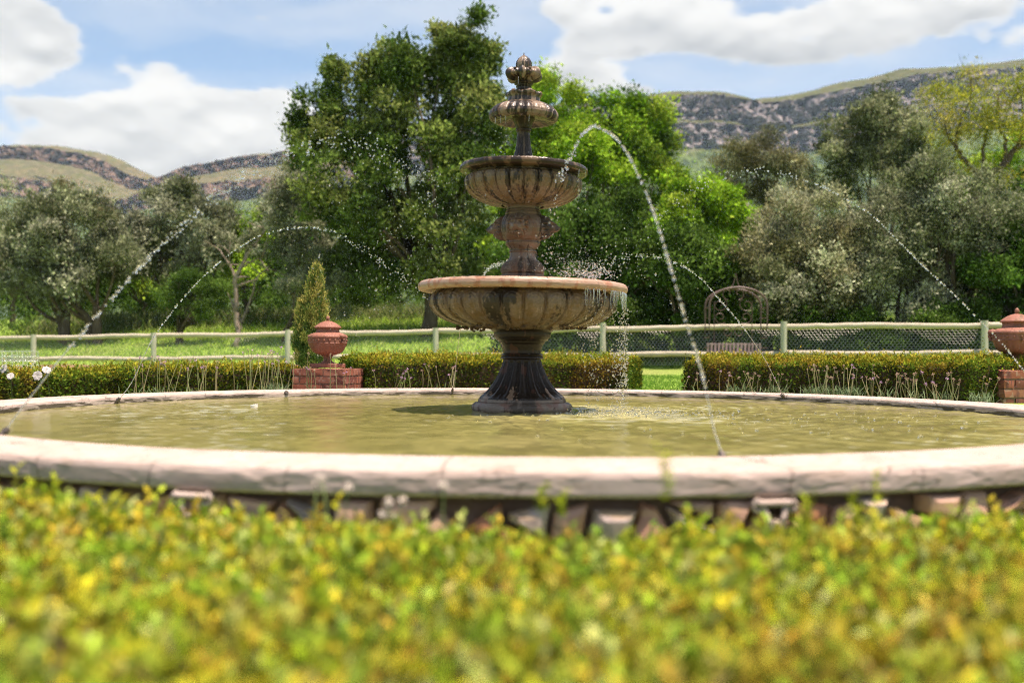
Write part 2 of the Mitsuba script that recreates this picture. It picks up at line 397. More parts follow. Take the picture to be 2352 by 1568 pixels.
# garden bed between pool and hedges
def ring_sector(r0, r1, a0, a1, nr, na, zf):
    r = np.linspace(r0, r1, nr); a = np.radians(np.linspace(a0, a1, na)); A, R = np.meshgrid(a, r)
    x, y = PCX + R * np.sin(A), PCY + R * np.cos(A); v = np.stack([x, y, zf(x, y)], -1).reshape(-1, 3)
    i, j = np.meshgrid(np.arange(nr - 1), np.arange(na - 1), indexing='ij')
    return v, np.stack([i * na + j, (i + 1) * na + j, (i + 1) * na + j + 1, i * na + j + 1], -1).reshape(-1, 4)


put('garden_bed', ring_sector(R_OUT - .1, 4.62, -110, 110, 8, 160, lambda x, y: ground_z(x, y) + .012), 'mat_soil', smooth=True,
    label='dark soil bed round the back of the pool wall', category='garden bed', kind='structure')

# ------------------------------------------------------------------ mountains
RIDGE = [(-900, 420), (-300, 360), (0, 337), (40, 330), (130, 332), (200, 345), (270, 365), (330, 398), (362, 407), (400, 397), (440, 380), (480, 371), (540, 361), (600, 352), (660, 346), (760, 330),
         (900, 300), (1100, 270), (1300, 235), (1430, 222), (1500, 215), (1600, 208), (1660, 212), (1700, 223), (1725, 228), (1800, 215), (1900, 195), (2000, 172), (2100, 158), (2200, 147), (2352, 135),
         (2700, 120), (3300, 160)]


def mountain(key, lab, px0, px1, dist, nx, cliffs, seed, tone, stone):
    rx = np.array(RIDGE, float)
    X0, X1 = (px0 - CX) / F_PX * dist, (px1 - CX) / F_PX * dist
    x = np.linspace(X0, X1, nx); px = x / dist * F_PX + CX
    hor = HOR + ROLL * (px - CX)
    H = .84 + (hor - np.interp(px, rx[:, 0], rx[:, 1])) / F_PX * dist + 7 * (meshkit.fbm(np.stack([x / 34, x * 0, x * 0 + seed], -1), 5) - .5)
    prof = np.array(cliffs, float)                     # (s, share of the ridge's elevation, depth before the ridge)
    prof[:, 1] *= 1 - prof[:, 2] / dist
    s = np.linspace(0, 1, 260)
    S, X = np.meshgrid(s, x, indexing='ij'); Hh = H[None, :] * np.ones_like(S)
    P = np.stack([X / 60, S * 6, X * 0 + seed], -1)
    big, mid = meshkit.fbm(P, 4, seed), meshkit.fbm(P * [3.0, .5, 1], 4, seed + 1)
    Sw = np.clip(S + (big - .5) * .05 * (S < .93) + (mid - .5) * .016 * (S < .93), 0, 1)      # the bands wander along the slope
    sh, bk = np.interp(Sw, prof[:, 0], prof[:, 1]), np.interp(Sw, prof[:, 0], prof[:, 2])
    slope = (np.diff(prof[:, 1]) / np.maximum(-np.diff(prof[:, 2]), .5))[np.clip(np.searchsorted(prof[:, 0], Sw) - 1, 0, len(prof) - 2)] * 250
    cliff = sstep(.55, .85, slope)
    col1, col2 = 1 - np.abs(2 * meshkit.fbm(P * [7, 1.2, 1] + 2, 3, seed + 2) - 1), 1 - np.abs(2 * meshkit.fbm(P * [22, 3, 1] + 5, 3, seed + 3) - 1)
    led = meshkit.fbm(np.stack([X / 90, S * 70, X * 0 + seed], -1), 3, seed + 5); fine = meshkit.fbm(P * [24, 16, 1], 3, seed + 9)
    Y = dist - bk + (big - .5) * 60 * np.sin(np.pi * sh) - cliff * (26 * (col1 - .8) + 9 * (col2 - .8) + 7 * (led - .5)) + (fine - .5) * 5 * (S < .95)
    Z = Hh * np.clip(sh, 0, 1) + (fine - .5) * (1.5 + 3 * cliff) + (big - .5) * 6 * (S < .93)
    Xo = X + (meshkit.fbm(P * [9, 6, 1] + 9, 3, seed + 4) - .5) * 9 * cliff
    v = np.stack([Xo, Y, Z], -1)
    n3 = meshkit.fbm(P * [30, 20, 1], 3, seed + 6); n4 = meshkit.fbm(P * [7, 12, 1], 3, seed + 7)
    LOW = prof[4, 0]; rocky = sstep(.40, .58, cliff * .8 + .75 * (n3 - .5) + .8 * (n4 - .5) + .12)[..., None]
    grass = np.array(tone) * (.7 + .6 * n3[..., None]); grass = grass * (1 - .6 * sstep(.5, .6, n4)[..., None]) + np.array([.10, .115, .045]) * .6 * sstep(.5, .6, n4)[..., None]
    rock = (np.array(stone) * np.clip(-.35 + 1.1 * n3 + .9 * led + .75 * (col2 - .45) + .5 * (col1 - .6), .16, 2)[..., None]); rock = rock * (1 - .6 * sstep(.62, .5, led * .0 + .0 + n4)[..., None]) if False else rock
    stain = sstep(.54, .62, meshkit.fbm(P * [12, 2, 1] + 31, 3, seed + 12))[..., None]; rock = rock * (1 - .55 * stain)
    e = Sw; low = (1 - sstep(LOW - .05, LOW + .04, Sw + .10 * (n4 - .5)))[..., None]
    col = grass * (1 - low) + np.array([.085, .125, .045]) * low * (.65 + .7 * n3[..., None])
    tuft = np.maximum(sstep(.53, .58, meshkit.fbm(P * [20, 24, 1] + 3, 3, seed + 8)), sstep(.55, .60, meshkit.fbm(P * [8, 13, 1] + 13, 4, seed + 18)))[..., None] * (.45 + .55 * low)
    col = col * (1 - tuft) + np.array([.035, .055, .025]) * tuft
    col = col * (1 - rocky) + rock * rocky
    n0, n1 = Z.shape
    i, j = np.meshgrid(np.arange(n0 - 1), np.arange(n1 - 1), indexing='ij')
    q = np.stack([i * n1 + j, i * n1 + j + 1, (i + 1) * n1 + j + 1, (i + 1) * n1 + j], -1).reshape(-1, 4)
    put(key, (v.reshape(-1, 3), q), 'mat_matte', smooth=True, color=np.clip(col.reshape(-1, 3), .01, .9), **lab)


mountain('mountain', dict(label='rounded grassy mountain ridge with rocky bands, far at the left', category='mountain', kind='structure'), -900, 980, 1150, 900,
         [(0, 0, 650), (.14, .4, 400), (.26, .66, 300), (.36, .755, 190), (.40, .77, 168), (.52, .862, 154), (.56, .87, 138), (.70, .925, 70), (.73, .93, 58), (.88, .992, 46), (.92, 1.0, 12), (1.0, .97, -160)], 4, (.135, .118, .07), (.15, .11, .09))
mountain('mountain', dict(label='long mountain ridge with tall grey cliff face, far at the right', category='mountain', kind='structure'), 900, 3300, 1050, 1100,
         [(0, 0, 600), (.14, .42, 360), (.24, .64, 230), (.31, .765, 120), (.34, .785, 92), (.52, .880, 76), (.55, .890, 64), (.82, .985, 48), (.84, .988, 42), (.88, .994, 34), (.92, 1.0, 10), (1.0, .97, -160)], 15, (.095, .092, .045), (.20, .182, .186))

# the air: far things fade towards pale blue
scene['air'] = {'type': 'homogeneous', 'albedo': {'type': 'rgb', 'value': [.95, .95, .95]}, 'sigma_t': {'type': 'rgb', 'value': [.00006, .00008, .00012]}}
scene['haze'] = {'type': 'cube', 'to_world': T().translate([0, 480, 198]).scale([1400, 1200, 200]), 'bsdf': {'type': 'null'}, 'interior': {'type': 'ref', 'id': 'air'}}
labels['haze'] = {'label': 'thin pale air between the viewer and the mountains', 'category': 'haze', 'kind': 'stuff'}
scene['camera']['medium'] = {'type': 'ref', 'id': 'air'}

# ------------------------------------------------------------------ trees
OLIVE = [(.155, .18, .095), (.22, .245, .15), (.11, .135, .06), (.31, .33, .23)]
OLIVE_BROWN = [(.185, .18, .085), (.25, .24, .125), (.12, .125, .055)]
DEEP = [(.085, .14, .028), (.14, .19, .045), (.21, .245, .075), (.065, .11, .022)]
BRIGHT = [(.17, .31, .018), (.26, .41, .035), (.11, .21, .015), (.34, .45, .055)]
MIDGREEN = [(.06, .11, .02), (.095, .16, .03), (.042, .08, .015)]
YELLOW = [(.36, .37, .035), (.28, .32, .035), (.40, .35, .06), (.17, .21, .03)]


def grow(key, base, tips, r0, bsdf, r, fork=.35, sides=6, name='trunk', splay=.15, twigs=True):
    """tapered trunk and limbs from the base to points in the crown"""
    acc = Acc(); tips = np.asarray(tips)
    top = tips.mean(0); h = top[2] - base[2]
    f0 = base + (top - base) * fork * [.7, .7, 1] + r.normal(size=3) * [.12, .12, 0] * h * .3
    pts = spline([base - [0, 0, .3], base + (f0 - base) * .5 + r.normal(size=3) * [.04, .04, 0] * h, f0], 8)
    acc.add(*tube(pts, np.linspace(r0 * 1.25, r0 * .75, 8), sides + 2))
    for t in tips:
        t = top + (t - top) * .86
        s0 = pts[r.integers(5, 8)]
        m = s0 + (t - s0) * .5 + [0, 0, -.06 * np.linalg.norm(t - s0)] + r.normal(size=3) * .09 * np.linalg.norm(t - s0)
        c = spline([s0, m, t], 7)
        acc.add(*tube(c, np.linspace(r0 * .5, r0 * .07, 7), sides))
        if twigs:
            for _ in range(3):
                k = r.integers(3, 6); d = unit(t - s0 + r.normal(size=3) * .8 * np.linalg.norm(t - s0)) * min(np.linalg.norm(t - s0) * .22, .7)
                acc.add(*tube(spline([c[k], c[k] + d * .5 + r.normal(size=3) * .05, c[k] + d], 4), np.linspace(r0 * .16, r0 * .04, 4), 4))
    return put(f'{key}__{name}', acc.mesh(), bsdf, smooth=True)


def crown(lobes, n, per, r, leaf, sig, cols, hollow=.55, up=.55, droop=0.0, spread=.34, clump=16):
    """foliage: each lobe carries rounded boughs, each bough clumps of leaf blades turned to the light"""
    L = np.array(lobes, float); w = (L[:, 3] * L[:, 4] * L[:, 5]) ** .75; ns = max(len(L), n // clump)
    pick = r.choice(len(L), size=ns, p=w / w.sum()); d = rdir(ns, r); d[:, 2] = np.where(r.random(ns) < .35, np.abs(d[:, 2]), d[:, 2])
    rad = (hollow ** 3 + (1 - hollow ** 3) * r.random(ns)) ** (1 / 3)
    sc = L[pick, :3] + d * rad[:, None] * L[pick, 3:6]; sr = L[pick, 3:6].mean(1) * r.uniform(.24, .44, ns); sout = unit(d / L[pick, 3:6])
    scol = palette(ns, cols, r, .16)
    g = r.integers(ns, size=n); e = unit(r.normal(size=(n, 3)) + sout[g] * .5 + [0, 0, .45]); q = r.uniform(.55, 1.08, n)
    c = sc[g] + e * (sr[g] * q)[:, None] * [1, 1, .8]; loose = r.random(n) < .16; c[loose] += sout[g][loose] * sr[g][loose, None] * .7
    k = np.repeat(np.arange(n), per); m = len(k)
    pos = c[k] + r.normal(size=(m, 3)) * (sig * .62) * [1, 1, .75]
    ax = unit(e[k] * .7 + r.normal(size=(m, 3)) * .8 + [0, 0, .2 - droop])
    nr = unit(np.array([0, 0, up]) + e[k] * .75 + r.normal(size=(m, 3)) * .42)
    ln = leaf[0] * np.exp(r.normal(0, .25, m)); col = scol[g] * np.exp(r.normal(0, .12, (n, 1)))
    return leaves(pos, ax, nr, ln, ln * leaf[1], col[k] * np.exp(r.normal(0, spread, (m, 1)))), c


def tree(name, label, Y, base_px, lobes, n, per, leaf, sig, cols, r0, bark='mat_bark', seed=0, cat='tree', limbs=12, group=None, trunks=1, fork=.35, deep=0.0, **kw):
    r = np.random.default_rng(seed + 100)
    key = thing(name, label, cat, group)
    bx = at(base_px, 760, Y)[0]
    s = Y / F_PX
    W = []
    for (x, y, rx, ry, *dz) in lobes:
        p = at(x, y, Y + (dz[0] if dz else 0)); W.append((*p, rx * s, max((rx + ry) * .5 * s, deep), ry * s))
    (v, f, c), cen = crown(W, n, per, r, leaf, sig, cols, **kw)
    put(f'{key}__crown', (v, f), 'mat_leaf', color=c)
    for q in range(trunks):
        b = np.array([bx + (q - (trunks - 1) / 2) * .55 + r.normal() * .1, Y + r.normal() * .3, 0]); b[2] = ground_z(b[0], b[1])
        tips = cen[r.choice(len(cen), max(4, limbs // trunks), replace=False)]
        if trunks > 1: tips = cen[np.argsort(np.abs(cen[:, 0] - (b[0] + (q - (trunks - 1) / 2) * 1.2)))[:len(cen) // 2]][r.choice(len(cen) // 2, max(3, limbs // trunks), replace=False)]
        grow(key, b, tips, r0, bark, r, fork=fork)
    return key


LF = (.10, .5)
# left side
tree('olive_tree', 'large grey-green olive tree with several dark trunks at the far left', 36, 185, [(185, 560, 110, 95), (90, 610, 85, 85), (280, 610, 70, 80), (120, 520, 60, 50), (220, 500, 60, 45), (40, 660, 50, 60), (200, 650, 100, 60)], 1300, 34, (.14, .42), .27, OLIVE, .17, trunks=4, limbs=16, seed=1)
tree('olive_tree', 'brownish olive tree with rounded top standing behind the large left olive', 47, 175, [(175, 450, 58, 55), (160, 520, 70, 70), (215, 500, 45, 50)], 300, 42, (.12, .42), .30, OLIVE_BROWN, .16, seed=2)
tree('olive_tree', 'thin grey olive tree at the left frame edge below the mountain', 46, 30, [(30, 480, 60, 65), (60, 550, 60, 60), (-40, 520, 70, 80)], 260, 34, (.12, .4), .30, OLIVE, .13, seed=3)
tree('olive_tree', 'silvery olive tree in the gap between the two mountain ridges', 39, 400, [(390, 500, 70, 75), (475, 530, 65, 70), (320, 560, 65, 70), (400, 600, 110, 70), (430, 455, 45, 35), (360, 480, 40, 40)], 1100, 34, (.14, .42), .28, OLIVE, .16, trunks=2, seed=4)
tree('leafy_tree', 'bright green leafy tree half hidden behind the left olives', 42, 320, [(320, 620, 50, 70), (290, 560, 50, 40)], 220, 40, (.12, .5), .3, BRIGHT, .10, seed=5)
tree('round_bush', 'round twiggy green bush on the bank behind the left fence', 34.5, 428, [(450, 685, 70, 50), (410, 695, 42, 45), (480, 670, 40, 40), (440, 655, 50, 30)], 420, 40, (.09, .28), .17, MIDGREEN, .13, seed=6, cat='bush', limbs=16)
tree('leafy_tree', 'bright yellow-green small tree behind the bare branched tree', 40, 560, [(580, 540, 55, 50), (610, 510, 40, 35), (560, 600, 60, 50), (620, 590, 40, 60)], 320, 42, (.12, .5), .27, BRIGHT, .10, seed=8)
tree('olive_tree', 'grey olive tree with drooping sprays left of the big tree', 37.5, 690, [(690, 440, 55, 70), (660, 520, 50, 70), (720, 520, 60, 80), (640, 440, 30, 40), (720, 600, 60, 60)], 800, 42, (.11, .4), .29, OLIVE, .15, seed=9, droop=.5)
tree('olive_tree', 'low silvery olive with hanging sprays behind the golden conifer', 33, 690, [(690, 660, 50, 45), (770, 665, 45, 50), (740, 620, 40, 35), (650, 690, 25, 35)], 300, 44, (.09, .38), .20, OLIVE, .09, seed=10, droop=.7, trunks=3, limbs=9)
# the big tree
tree('broadleaf_tree', 'tallest dark green broadleaf tree left of the fountain', 33.5, 968,
     [(830, 270, 120, 110), (960, 230, 110, 110), (1060, 190, 80, 110), (1075, 90, 42, 55), (1030, 110, 40, 40), (1090, 140, 50, 50), (1040, 160, 60, 60), (870, 150, 50, 40), (760, 230, 70, 60), (720, 300, 60, 50), (800, 400, 120, 110), (950, 400, 130, 120), (1080, 350, 90, 120),
      (1130, 260, 40, 60), (900, 540, 150, 120), (1040, 540, 110, 110), (780, 520, 80, 90), (1000, 650, 130, 60), (860, 640, 110, 60), (1125, 470, 55, 100), (1110, 180, 45, 85), (740, 380, 70, 80), (730, 250, 50, 60), (800, 190, 60, 50)], 3100, 36, (.15, .5), .26, DEEP, .24, limbs=22, seed=11, hollow=.35, fork=.3)
# bright trees behind the fountain
tree('leafy_tree', 'sunlit yellow-green tree directly behind the fountain stem', 42, 1260, [(1250, 270, 70, 80), (1190, 330, 70, 70), (1290, 380, 90, 90), (1210, 430, 80, 80), (1250, 210, 45, 40), (1200, 540, 90, 80)], 1500, 44, (.14, .55), .33, BRIGHT, .17, seed=12, hollow=.35)
tree('leafy_tree', 'tall green tree right of the fountain below the cliff', 44, 1440, [(1390, 280, 75, 70), (1460, 310, 70, 75), (1500, 370, 65, 70), (1400, 380, 90, 80), (1340, 330, 50, 60), (1450, 470, 110, 90), (1340, 240, 40, 35), (1540, 440, 45, 60)], 1600, 44, (.14, .55), .33, BRIGHT + MIDGREEN[:2], .18, seed=13, hollow=.35)
tree('leafy_tree', 'bright lime green tree to the right of the first jet', 39, 1610, [(1620, 480, 65, 55), (1580, 540, 80, 70), (1660, 530, 55, 50), (1640, 600, 60, 60), (1560, 460, 40, 40)], 1000, 46, (.13, .55), .28, BRIGHT, .14, seed=14, hollow=.35)
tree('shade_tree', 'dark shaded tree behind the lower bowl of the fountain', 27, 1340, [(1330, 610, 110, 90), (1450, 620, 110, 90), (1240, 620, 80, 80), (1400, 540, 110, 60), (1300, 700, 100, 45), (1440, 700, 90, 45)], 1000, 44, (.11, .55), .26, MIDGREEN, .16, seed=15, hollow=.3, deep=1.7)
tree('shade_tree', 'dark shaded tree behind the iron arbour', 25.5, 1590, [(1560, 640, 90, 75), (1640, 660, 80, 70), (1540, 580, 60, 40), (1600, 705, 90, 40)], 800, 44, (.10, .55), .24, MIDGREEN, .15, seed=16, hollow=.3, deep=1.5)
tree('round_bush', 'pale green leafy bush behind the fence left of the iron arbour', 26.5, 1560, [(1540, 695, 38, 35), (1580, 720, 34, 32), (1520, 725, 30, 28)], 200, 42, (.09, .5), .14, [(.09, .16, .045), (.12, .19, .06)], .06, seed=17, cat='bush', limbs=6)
# right side
tree('olive_tree', 'olive tree with slim visible trunk under the middle of the cliff', 50, 1725, [(1730, 370, 70, 62), (1680, 430, 60, 60), (1790, 420, 60, 60), (1850, 440, 40, 45), (1730, 480, 60, 40)], 800, 42, (.13, .42), .36, OLIVE_BROWN + OLIVE[:2], .19, seed=18)
tree('olive_tree', 'dome shaped grey-green olive tree right of the iron arbour', 25, 1830, [(1840, 530, 100, 85), (1900, 600, 95, 85), (1780, 610, 90, 80), (1720, 610, 50, 50), (1850, 680, 120, 60), (1960, 560, 45, 60), (1760, 700, 80, 45), (1930, 705, 90, 45)], 1500, 38, (.088, .42), .19, OLIVE[:2] + OLIVE[3:] + OLIVE_BROWN, .17, seed=19, trunks=3, limbs=15, deep=1.5)
tree('olive_tree', 'tall dark olive tree rising in front of the right cliff', 43, 2000, [(1990, 310, 80, 80), (2060, 330, 70, 75), (1930, 370, 60, 70), (2090, 400, 60, 80), (1980, 430, 100, 80), (2000, 250, 40, 30)], 1200, 36, (.15, .42), .29, [(.12, .15, .065), (.17, .19, .10), (.085, .11, .045), (.23, .25, .15)], .2, seed=20)
tree('olive_tree', 'wide silvery olive tree below the thorn tree at the right', 24.6, 2130, [(2080, 500, 90, 75), (2170, 500, 95, 80), (2250, 560, 60, 70), (2060, 600, 110, 80), (2180, 620, 110, 80), (2120, 440, 50, 40), (2080, 700, 90, 45), (2220, 700, 90, 45)], 1500, 38, (.088, .42), .19, OLIVE, .19, seed=21, trunks=3, limbs=15, deep=1.6)
tree('shade_tree', 'dark green leafy tree cut by the right frame edge', 24, 2330, [(2320, 600, 60, 90), (2370, 520, 70, 90), (2340, 690, 70, 50), (2260, 660, 50, 50), (2300, 720, 70, 40)], 800, 42, (.09, .55), .20, MIDGREEN + [(.07, .15, .02)], .15, seed=22, hollow=.4, deep=1.4)
tree('leafy_tree', 'bright green tree behind the thorn tree at the far right', 52, 2290, [(2290, 420, 70, 60), (2360, 350, 70, 70), (2200, 470, 50, 50)], 300, 40, (.14, .5), .34, BRIGHT, .14, seed=23)
# dark trees that close the wood behind
for i, (x, y, rx, ry, lab) in enumerate([(80, 640, 150, 90, 'dark wood tree furthest left in the back row'), (330, 660, 140, 80, 'dark wood tree behind the silvery olive'), (600, 640, 130, 100, 'dark wood tree behind the bare branched tree'),
                                         (860, 620, 150, 120, 'dark wood tree behind the trunk of the tallest tree'), (1120, 610, 140, 120, 'dark wood tree behind the pedestal of the fountain'), (1400, 600, 150, 130, 'dark wood tree behind the first water jet'),
                                         (1680, 610, 140, 120, 'dark wood tree behind the dome shaped olive'), (1930, 600, 150, 120, 'dark wood tree behind the right hedge'), (2200, 590, 150, 130, 'dark wood tree behind the wide silvery olive'), (2420, 560, 120, 140, 'dark wood tree just outside the right frame edge')]):
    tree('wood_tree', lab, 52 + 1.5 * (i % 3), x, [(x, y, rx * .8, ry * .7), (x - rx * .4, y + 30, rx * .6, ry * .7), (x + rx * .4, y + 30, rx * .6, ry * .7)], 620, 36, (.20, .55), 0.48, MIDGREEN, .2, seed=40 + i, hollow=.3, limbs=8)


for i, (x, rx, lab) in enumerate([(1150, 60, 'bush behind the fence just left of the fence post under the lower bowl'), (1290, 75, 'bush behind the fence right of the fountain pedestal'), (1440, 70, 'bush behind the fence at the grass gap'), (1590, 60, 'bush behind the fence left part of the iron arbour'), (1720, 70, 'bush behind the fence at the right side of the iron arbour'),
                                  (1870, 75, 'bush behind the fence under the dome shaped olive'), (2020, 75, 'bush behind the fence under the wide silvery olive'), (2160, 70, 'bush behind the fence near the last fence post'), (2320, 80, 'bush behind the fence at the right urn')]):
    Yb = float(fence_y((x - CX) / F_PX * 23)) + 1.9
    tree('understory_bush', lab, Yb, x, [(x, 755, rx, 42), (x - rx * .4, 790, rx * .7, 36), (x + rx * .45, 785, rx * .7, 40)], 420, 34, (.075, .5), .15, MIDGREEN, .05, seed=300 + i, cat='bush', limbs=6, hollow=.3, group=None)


# bare branched tree and thorn tree: limbs first, a few sprays of leaves
def branchy(name, label, Y, limbs_px, r0, bark, leafpts, n, per, leaf, sig, cols, seed, cat='tree'):
    r = np.random.default_rng(seed); key = thing(name, label, cat); acc = Acc(); ends = []
    for k, (pts, ra, rb) in enumerate(limbs_px):
        W = [at(x, y, Y + (dz[0] if dz else 0)) for (x, y, *dz) in pts]
        if k == 0: W[0][2] = ground_z(W[0][0], W[0][1]) - .2
        c = spline(W, 6 * len(W)); c[1:-1] += r.normal(size=(len(c) - 2, 3)) * ra * .25
        acc.add(*tube(c, np.linspace(ra, rb, len(c)), 7)); ends.append(c)
        for _ in range(5 if leafpts else 3):
            q = c[r.integers(len(c) // 2, len(c))]; d = unit(r.normal(size=3) + [0, 0, .5]) * r.uniform(.4, 1.1)
            tw = spline([q, q + d * .5 + r.normal(size=3) * .08, q + d], 5); acc.add(*tube(tw, np.linspace(rb * .7 + .008, .006, 5), 4)); ends.append(tw)
    put(f'{key}__trunk', acc.mesh(), bark, smooth=True)
    if leafpts:
        W = [(*at(x, y, Y + (dz[0] if dz else 0)), rx * Y / F_PX, (rx + ry) / 2 * Y / F_PX, ry * Y / F_PX) for (x, y, rx, ry, *dz) in leafpts]
        (v, f, c), cen = crown(W, n, per, r, leaf, sig, cols, hollow=.1, clump=5)
        put(f'{key}__crown', (v, f), 'mat_leaf', color=c)
    return key


branchy('bare_tree', 'bare pale-limbed tree with forked grey branches behind the left fence', 33, [([(545, 752), (543, 690), (541, 640)], .10, .075), ([(541, 645), (560, 600), (590, 555), (612, 525)], .07, .035), ([(541, 640), (528, 610), (512, 585)], .05, .02),
        ([(548, 620), (575, 602), (602, 592)], .04, .015), ([(556, 740, .4), (575, 690, .4), (590, 640, .4), (620, 612, .4)], .05, .02), ([(560, 605), (566, 570), (572, 545)], .03, .012)],
        .1, 'mat_pale_bark', [(620, 500, 30, 22), (590, 560, 30, 24)], 60, 30, (.10, .45), .18, OLIVE, 61)
branchy('thorn_tree', 'sparse yellow-green thorn tree with dark twisting limbs at the upper right', 44, [([(2225, 650), (2235, 520), (2240, 450), (2262, 410)], .30, .22), ([(2262, 410), (2225, 380), (2195, 340), (2170, 300)], .15, .05), ([(2262, 410), (2300, 385), (2335, 340), (2400, 310)], .18, .08),
        ([(2300, 385), (2310, 330), (2290, 270), (2300, 210)], .10, .03), ([(2195, 340), (2205, 280), (2230, 220), (2225, 160)], .07, .02), ([(2240, 450), (2200, 420), (2150, 400), (2120, 370)], .09, .03), ([(2335, 340), (2350, 280), (2345, 220)], .07, .02),
        ([(2262, 410), (2258, 350), (2270, 290), (2255, 240)], .09, .025)],
        .2, 'mat_bark', [(2180, 250, 60, 55), (2225, 180, 35, 45), (2290, 220, 60, 45), (2340, 270, 55, 60), (2150, 330, 45, 50), (2240, 290, 60, 40), (2310, 330, 60, 40), (2180, 400, 55, 40), (2140, 230, 30, 30), (2380, 210, 50, 50), (2320, 430, 60, 40)],
        900, 20, (.12, .36), .40, YELLOW, 62)


# undergrowth and grass of the bank
def foliage_band(n, per, r, y0, y1, x0, x1, h, leaf, cols, key, lab):
    x, y = r.uniform(x0, x1, n), r.uniform(y0, y1, n); hz = h * r.random(n) ** 1.3 * (.4 + 1.2 * meshkit.noise(np.stack([x * .5, y * .5, x * 0], -1)))
    k = np.repeat(np.arange(n), per); m = len(k)
    pos = np.stack([x, y, ground_z(x, y) + hz], -1)[k] + r.normal(size=(m, 3)) * [.25, .25, .15]
    v, f, c = leaves(pos, unit(r.normal(size=(m, 3)) + [0, 0, .5]), unit(r.normal(size=(m, 3)) + [0, 0, .5]), leaf * np.exp(r.normal(0, .25, m)), leaf * .45, palette(n, cols, r)[k] * np.exp(r.normal(0, .25, (m, 1))))
    put(key, (v, f), 'mat_leaf', color=c, **lab)


r_ = np.random.default_rng(3)
foliage_band(1700, 34, r_, 38, 50, -30, 30, 2.2, .14, MIDGREEN, 'undergrowth', dict(label='dense green undergrowth between the tree trunks', category='undergrowth', kind='stuff'))


def blades(x, y, h, w, cols, r, lean=.35):
    n = len(x); b = np.stack([x, y, ground_z(x, y) - .01], -1); d = unit(np.stack([r.normal(0, lean, n), r.normal(0, lean, n), np.ones(n)], -1))
    s = unit(np.stack([r.normal(size=n), r.normal(size=n), np.zeros(n)], -1)) * (w / 2)
    bend = np.stack([r.normal(0, .25, n), r.normal(0, .25, n), -.08 * np.ones(n)], -1) * h[:, None]
    m, t = b + d * h[:, None] * .55, b + d * h[:, None] + bend
    v = np.stack([b - s, b + s, m - s * .8, m + s * .8, t], 1).reshape(-1, 3); k = np.arange(n)[:, None] * 5
    return v, np.vstack([k + [0, 1, 3], k + [0, 3, 2], k + [2, 3, 4]]), np.repeat(cols, 5, axis=0)


acc = Acc()
n = 46000; x = r_.uniform(-20, 4, n); y = fence_y(x) + 1.9 + 13 * r_.random(n) ** .8
h = (.07 + .14 * meshkit.fbm(np.stack([x * .7, y * .7, x * 0], -1), 3) ** 1.5 + .30 * sstep(7.5, 11, y - fence_y(x))) * np.exp(r_.normal(0, .25, n))
acc.add(*blades(x, y, h, .03, palette(n, [(.27, .43, .05), (.33, .46, .07), (.20, .34, .045), (.38, .43, .16)], r_), r_))
n = 14000; x = r_.uniform(2, 18, n); y = fence_y(x) + 1.0 + 12 * r_.random(n)
acc.add(*blades(x, y, (.14 + .25 * r_.random(n)), .03, palette(n, [(.09, .16, .03), (.14, .23, .04), (.07, .12, .025)], r_), r_))
n = 9000; x = r_.uniform(-19, 1, n); y = r_.uniform(38, 43, n)
acc.add(*blades(x, y, (.5 + .6 * r_.random(n)), .04, palette(n, [(.16, .20, .06), (.22, .22, .11), (.10, .16, .04)], r_), r_, .15))
put('meadow_grass', acc.mesh(), 'mat_leaf', color=acc.col(), label='long bright green grass on the bank behind the fence', category='grass', kind='stuff')
acc = Acc()
n = 30000; x = r_.uniform(-1.0, 4.5, n); y = r_.uniform(10.6, 19, n); keep = np.abs(np.arctan2(x - PCX, y - PCY) - .36) < .22; x, y = x[keep], y[keep]; n = len(x)
acc.add(*blades(x, y, .03 + .03 * r_.random(n), .008, palette(n, [(.12, .24, .03), (.15, .27, .045), (.09, .19, .025)], r_), r_))
n = 22000; x = r_.uniform(-15.5, -3, n); y = r_.uniform(15, 27, n)
acc.add(*blades(x, y, .035 + .03 * r_.random(n), .012, palette(n, [(.14, .24, .05), (.18, .26, .06), (.11, .19, .035)], r_), r_))
put('lawn_grass', acc.mesh(), 'mat_leaf', color=acc.col(), label='short mown grass blades in the gap between the hedges', category='grass', kind='stuff')

# ------------------------------------------------------------------ fence
fence = thing('fence', 'pole fence with two pale round rails and chicken wire between posts', 'fence')
POSTS = [(-232, 27.6 * 1.12), (77, 27.6), (353, 26.75), (661, 25.75), (1001, 24.65), (1385, 23.4), (1800, 22.2), (2262, 21.0), (2790, 19.7)]
pp = []
for px, Y in POSTS:
    X = (px - CX) / F_PX * Y; pp.append(np.array([X, float(fence_y(X)) if False else Y, 0]))
FZ = lambda px: np.interp(px, [77, 1001, 2262], [0, .5, 1])
top_px = lambda px: np.interp(px, [-232, 77, 353, 661, 1001, 1385, 1800, 2262, 2790], [776, 768, 764, 757, 753, 741, 738, 736, 734])
rail_t = lambda px: np.interp(px, [-232, 0, 470, 1493, 1895, 2352, 2790], [779, 776, 770, 753.4, 749.5, 746, 743])
rail_b = lambda px: np.interp(px, [-232, 0, 470, 1493, 1895, 2352, 2790], [826, 824.6, 823, 813.8, 811.4, 810, 808])
rf = np.random.default_rng(21)
posts = []
for k, (px, Y) in enumerate(POSTS):
    top = at(px, top_px(px), Y); g = ground_z(top[0], top[1])
    z = np.linspace(g - .3, top[2], 9); c = np.stack([top[0] + rf.normal(0, .004, 9), np.full(9, Y), z], -1)
    put(f'{fence}__post', tube(c, .070 * (1 + rf.normal(0, .02, 9)), 14), 'mat_post', smooth=40)
    posts.append((px, Y, top))
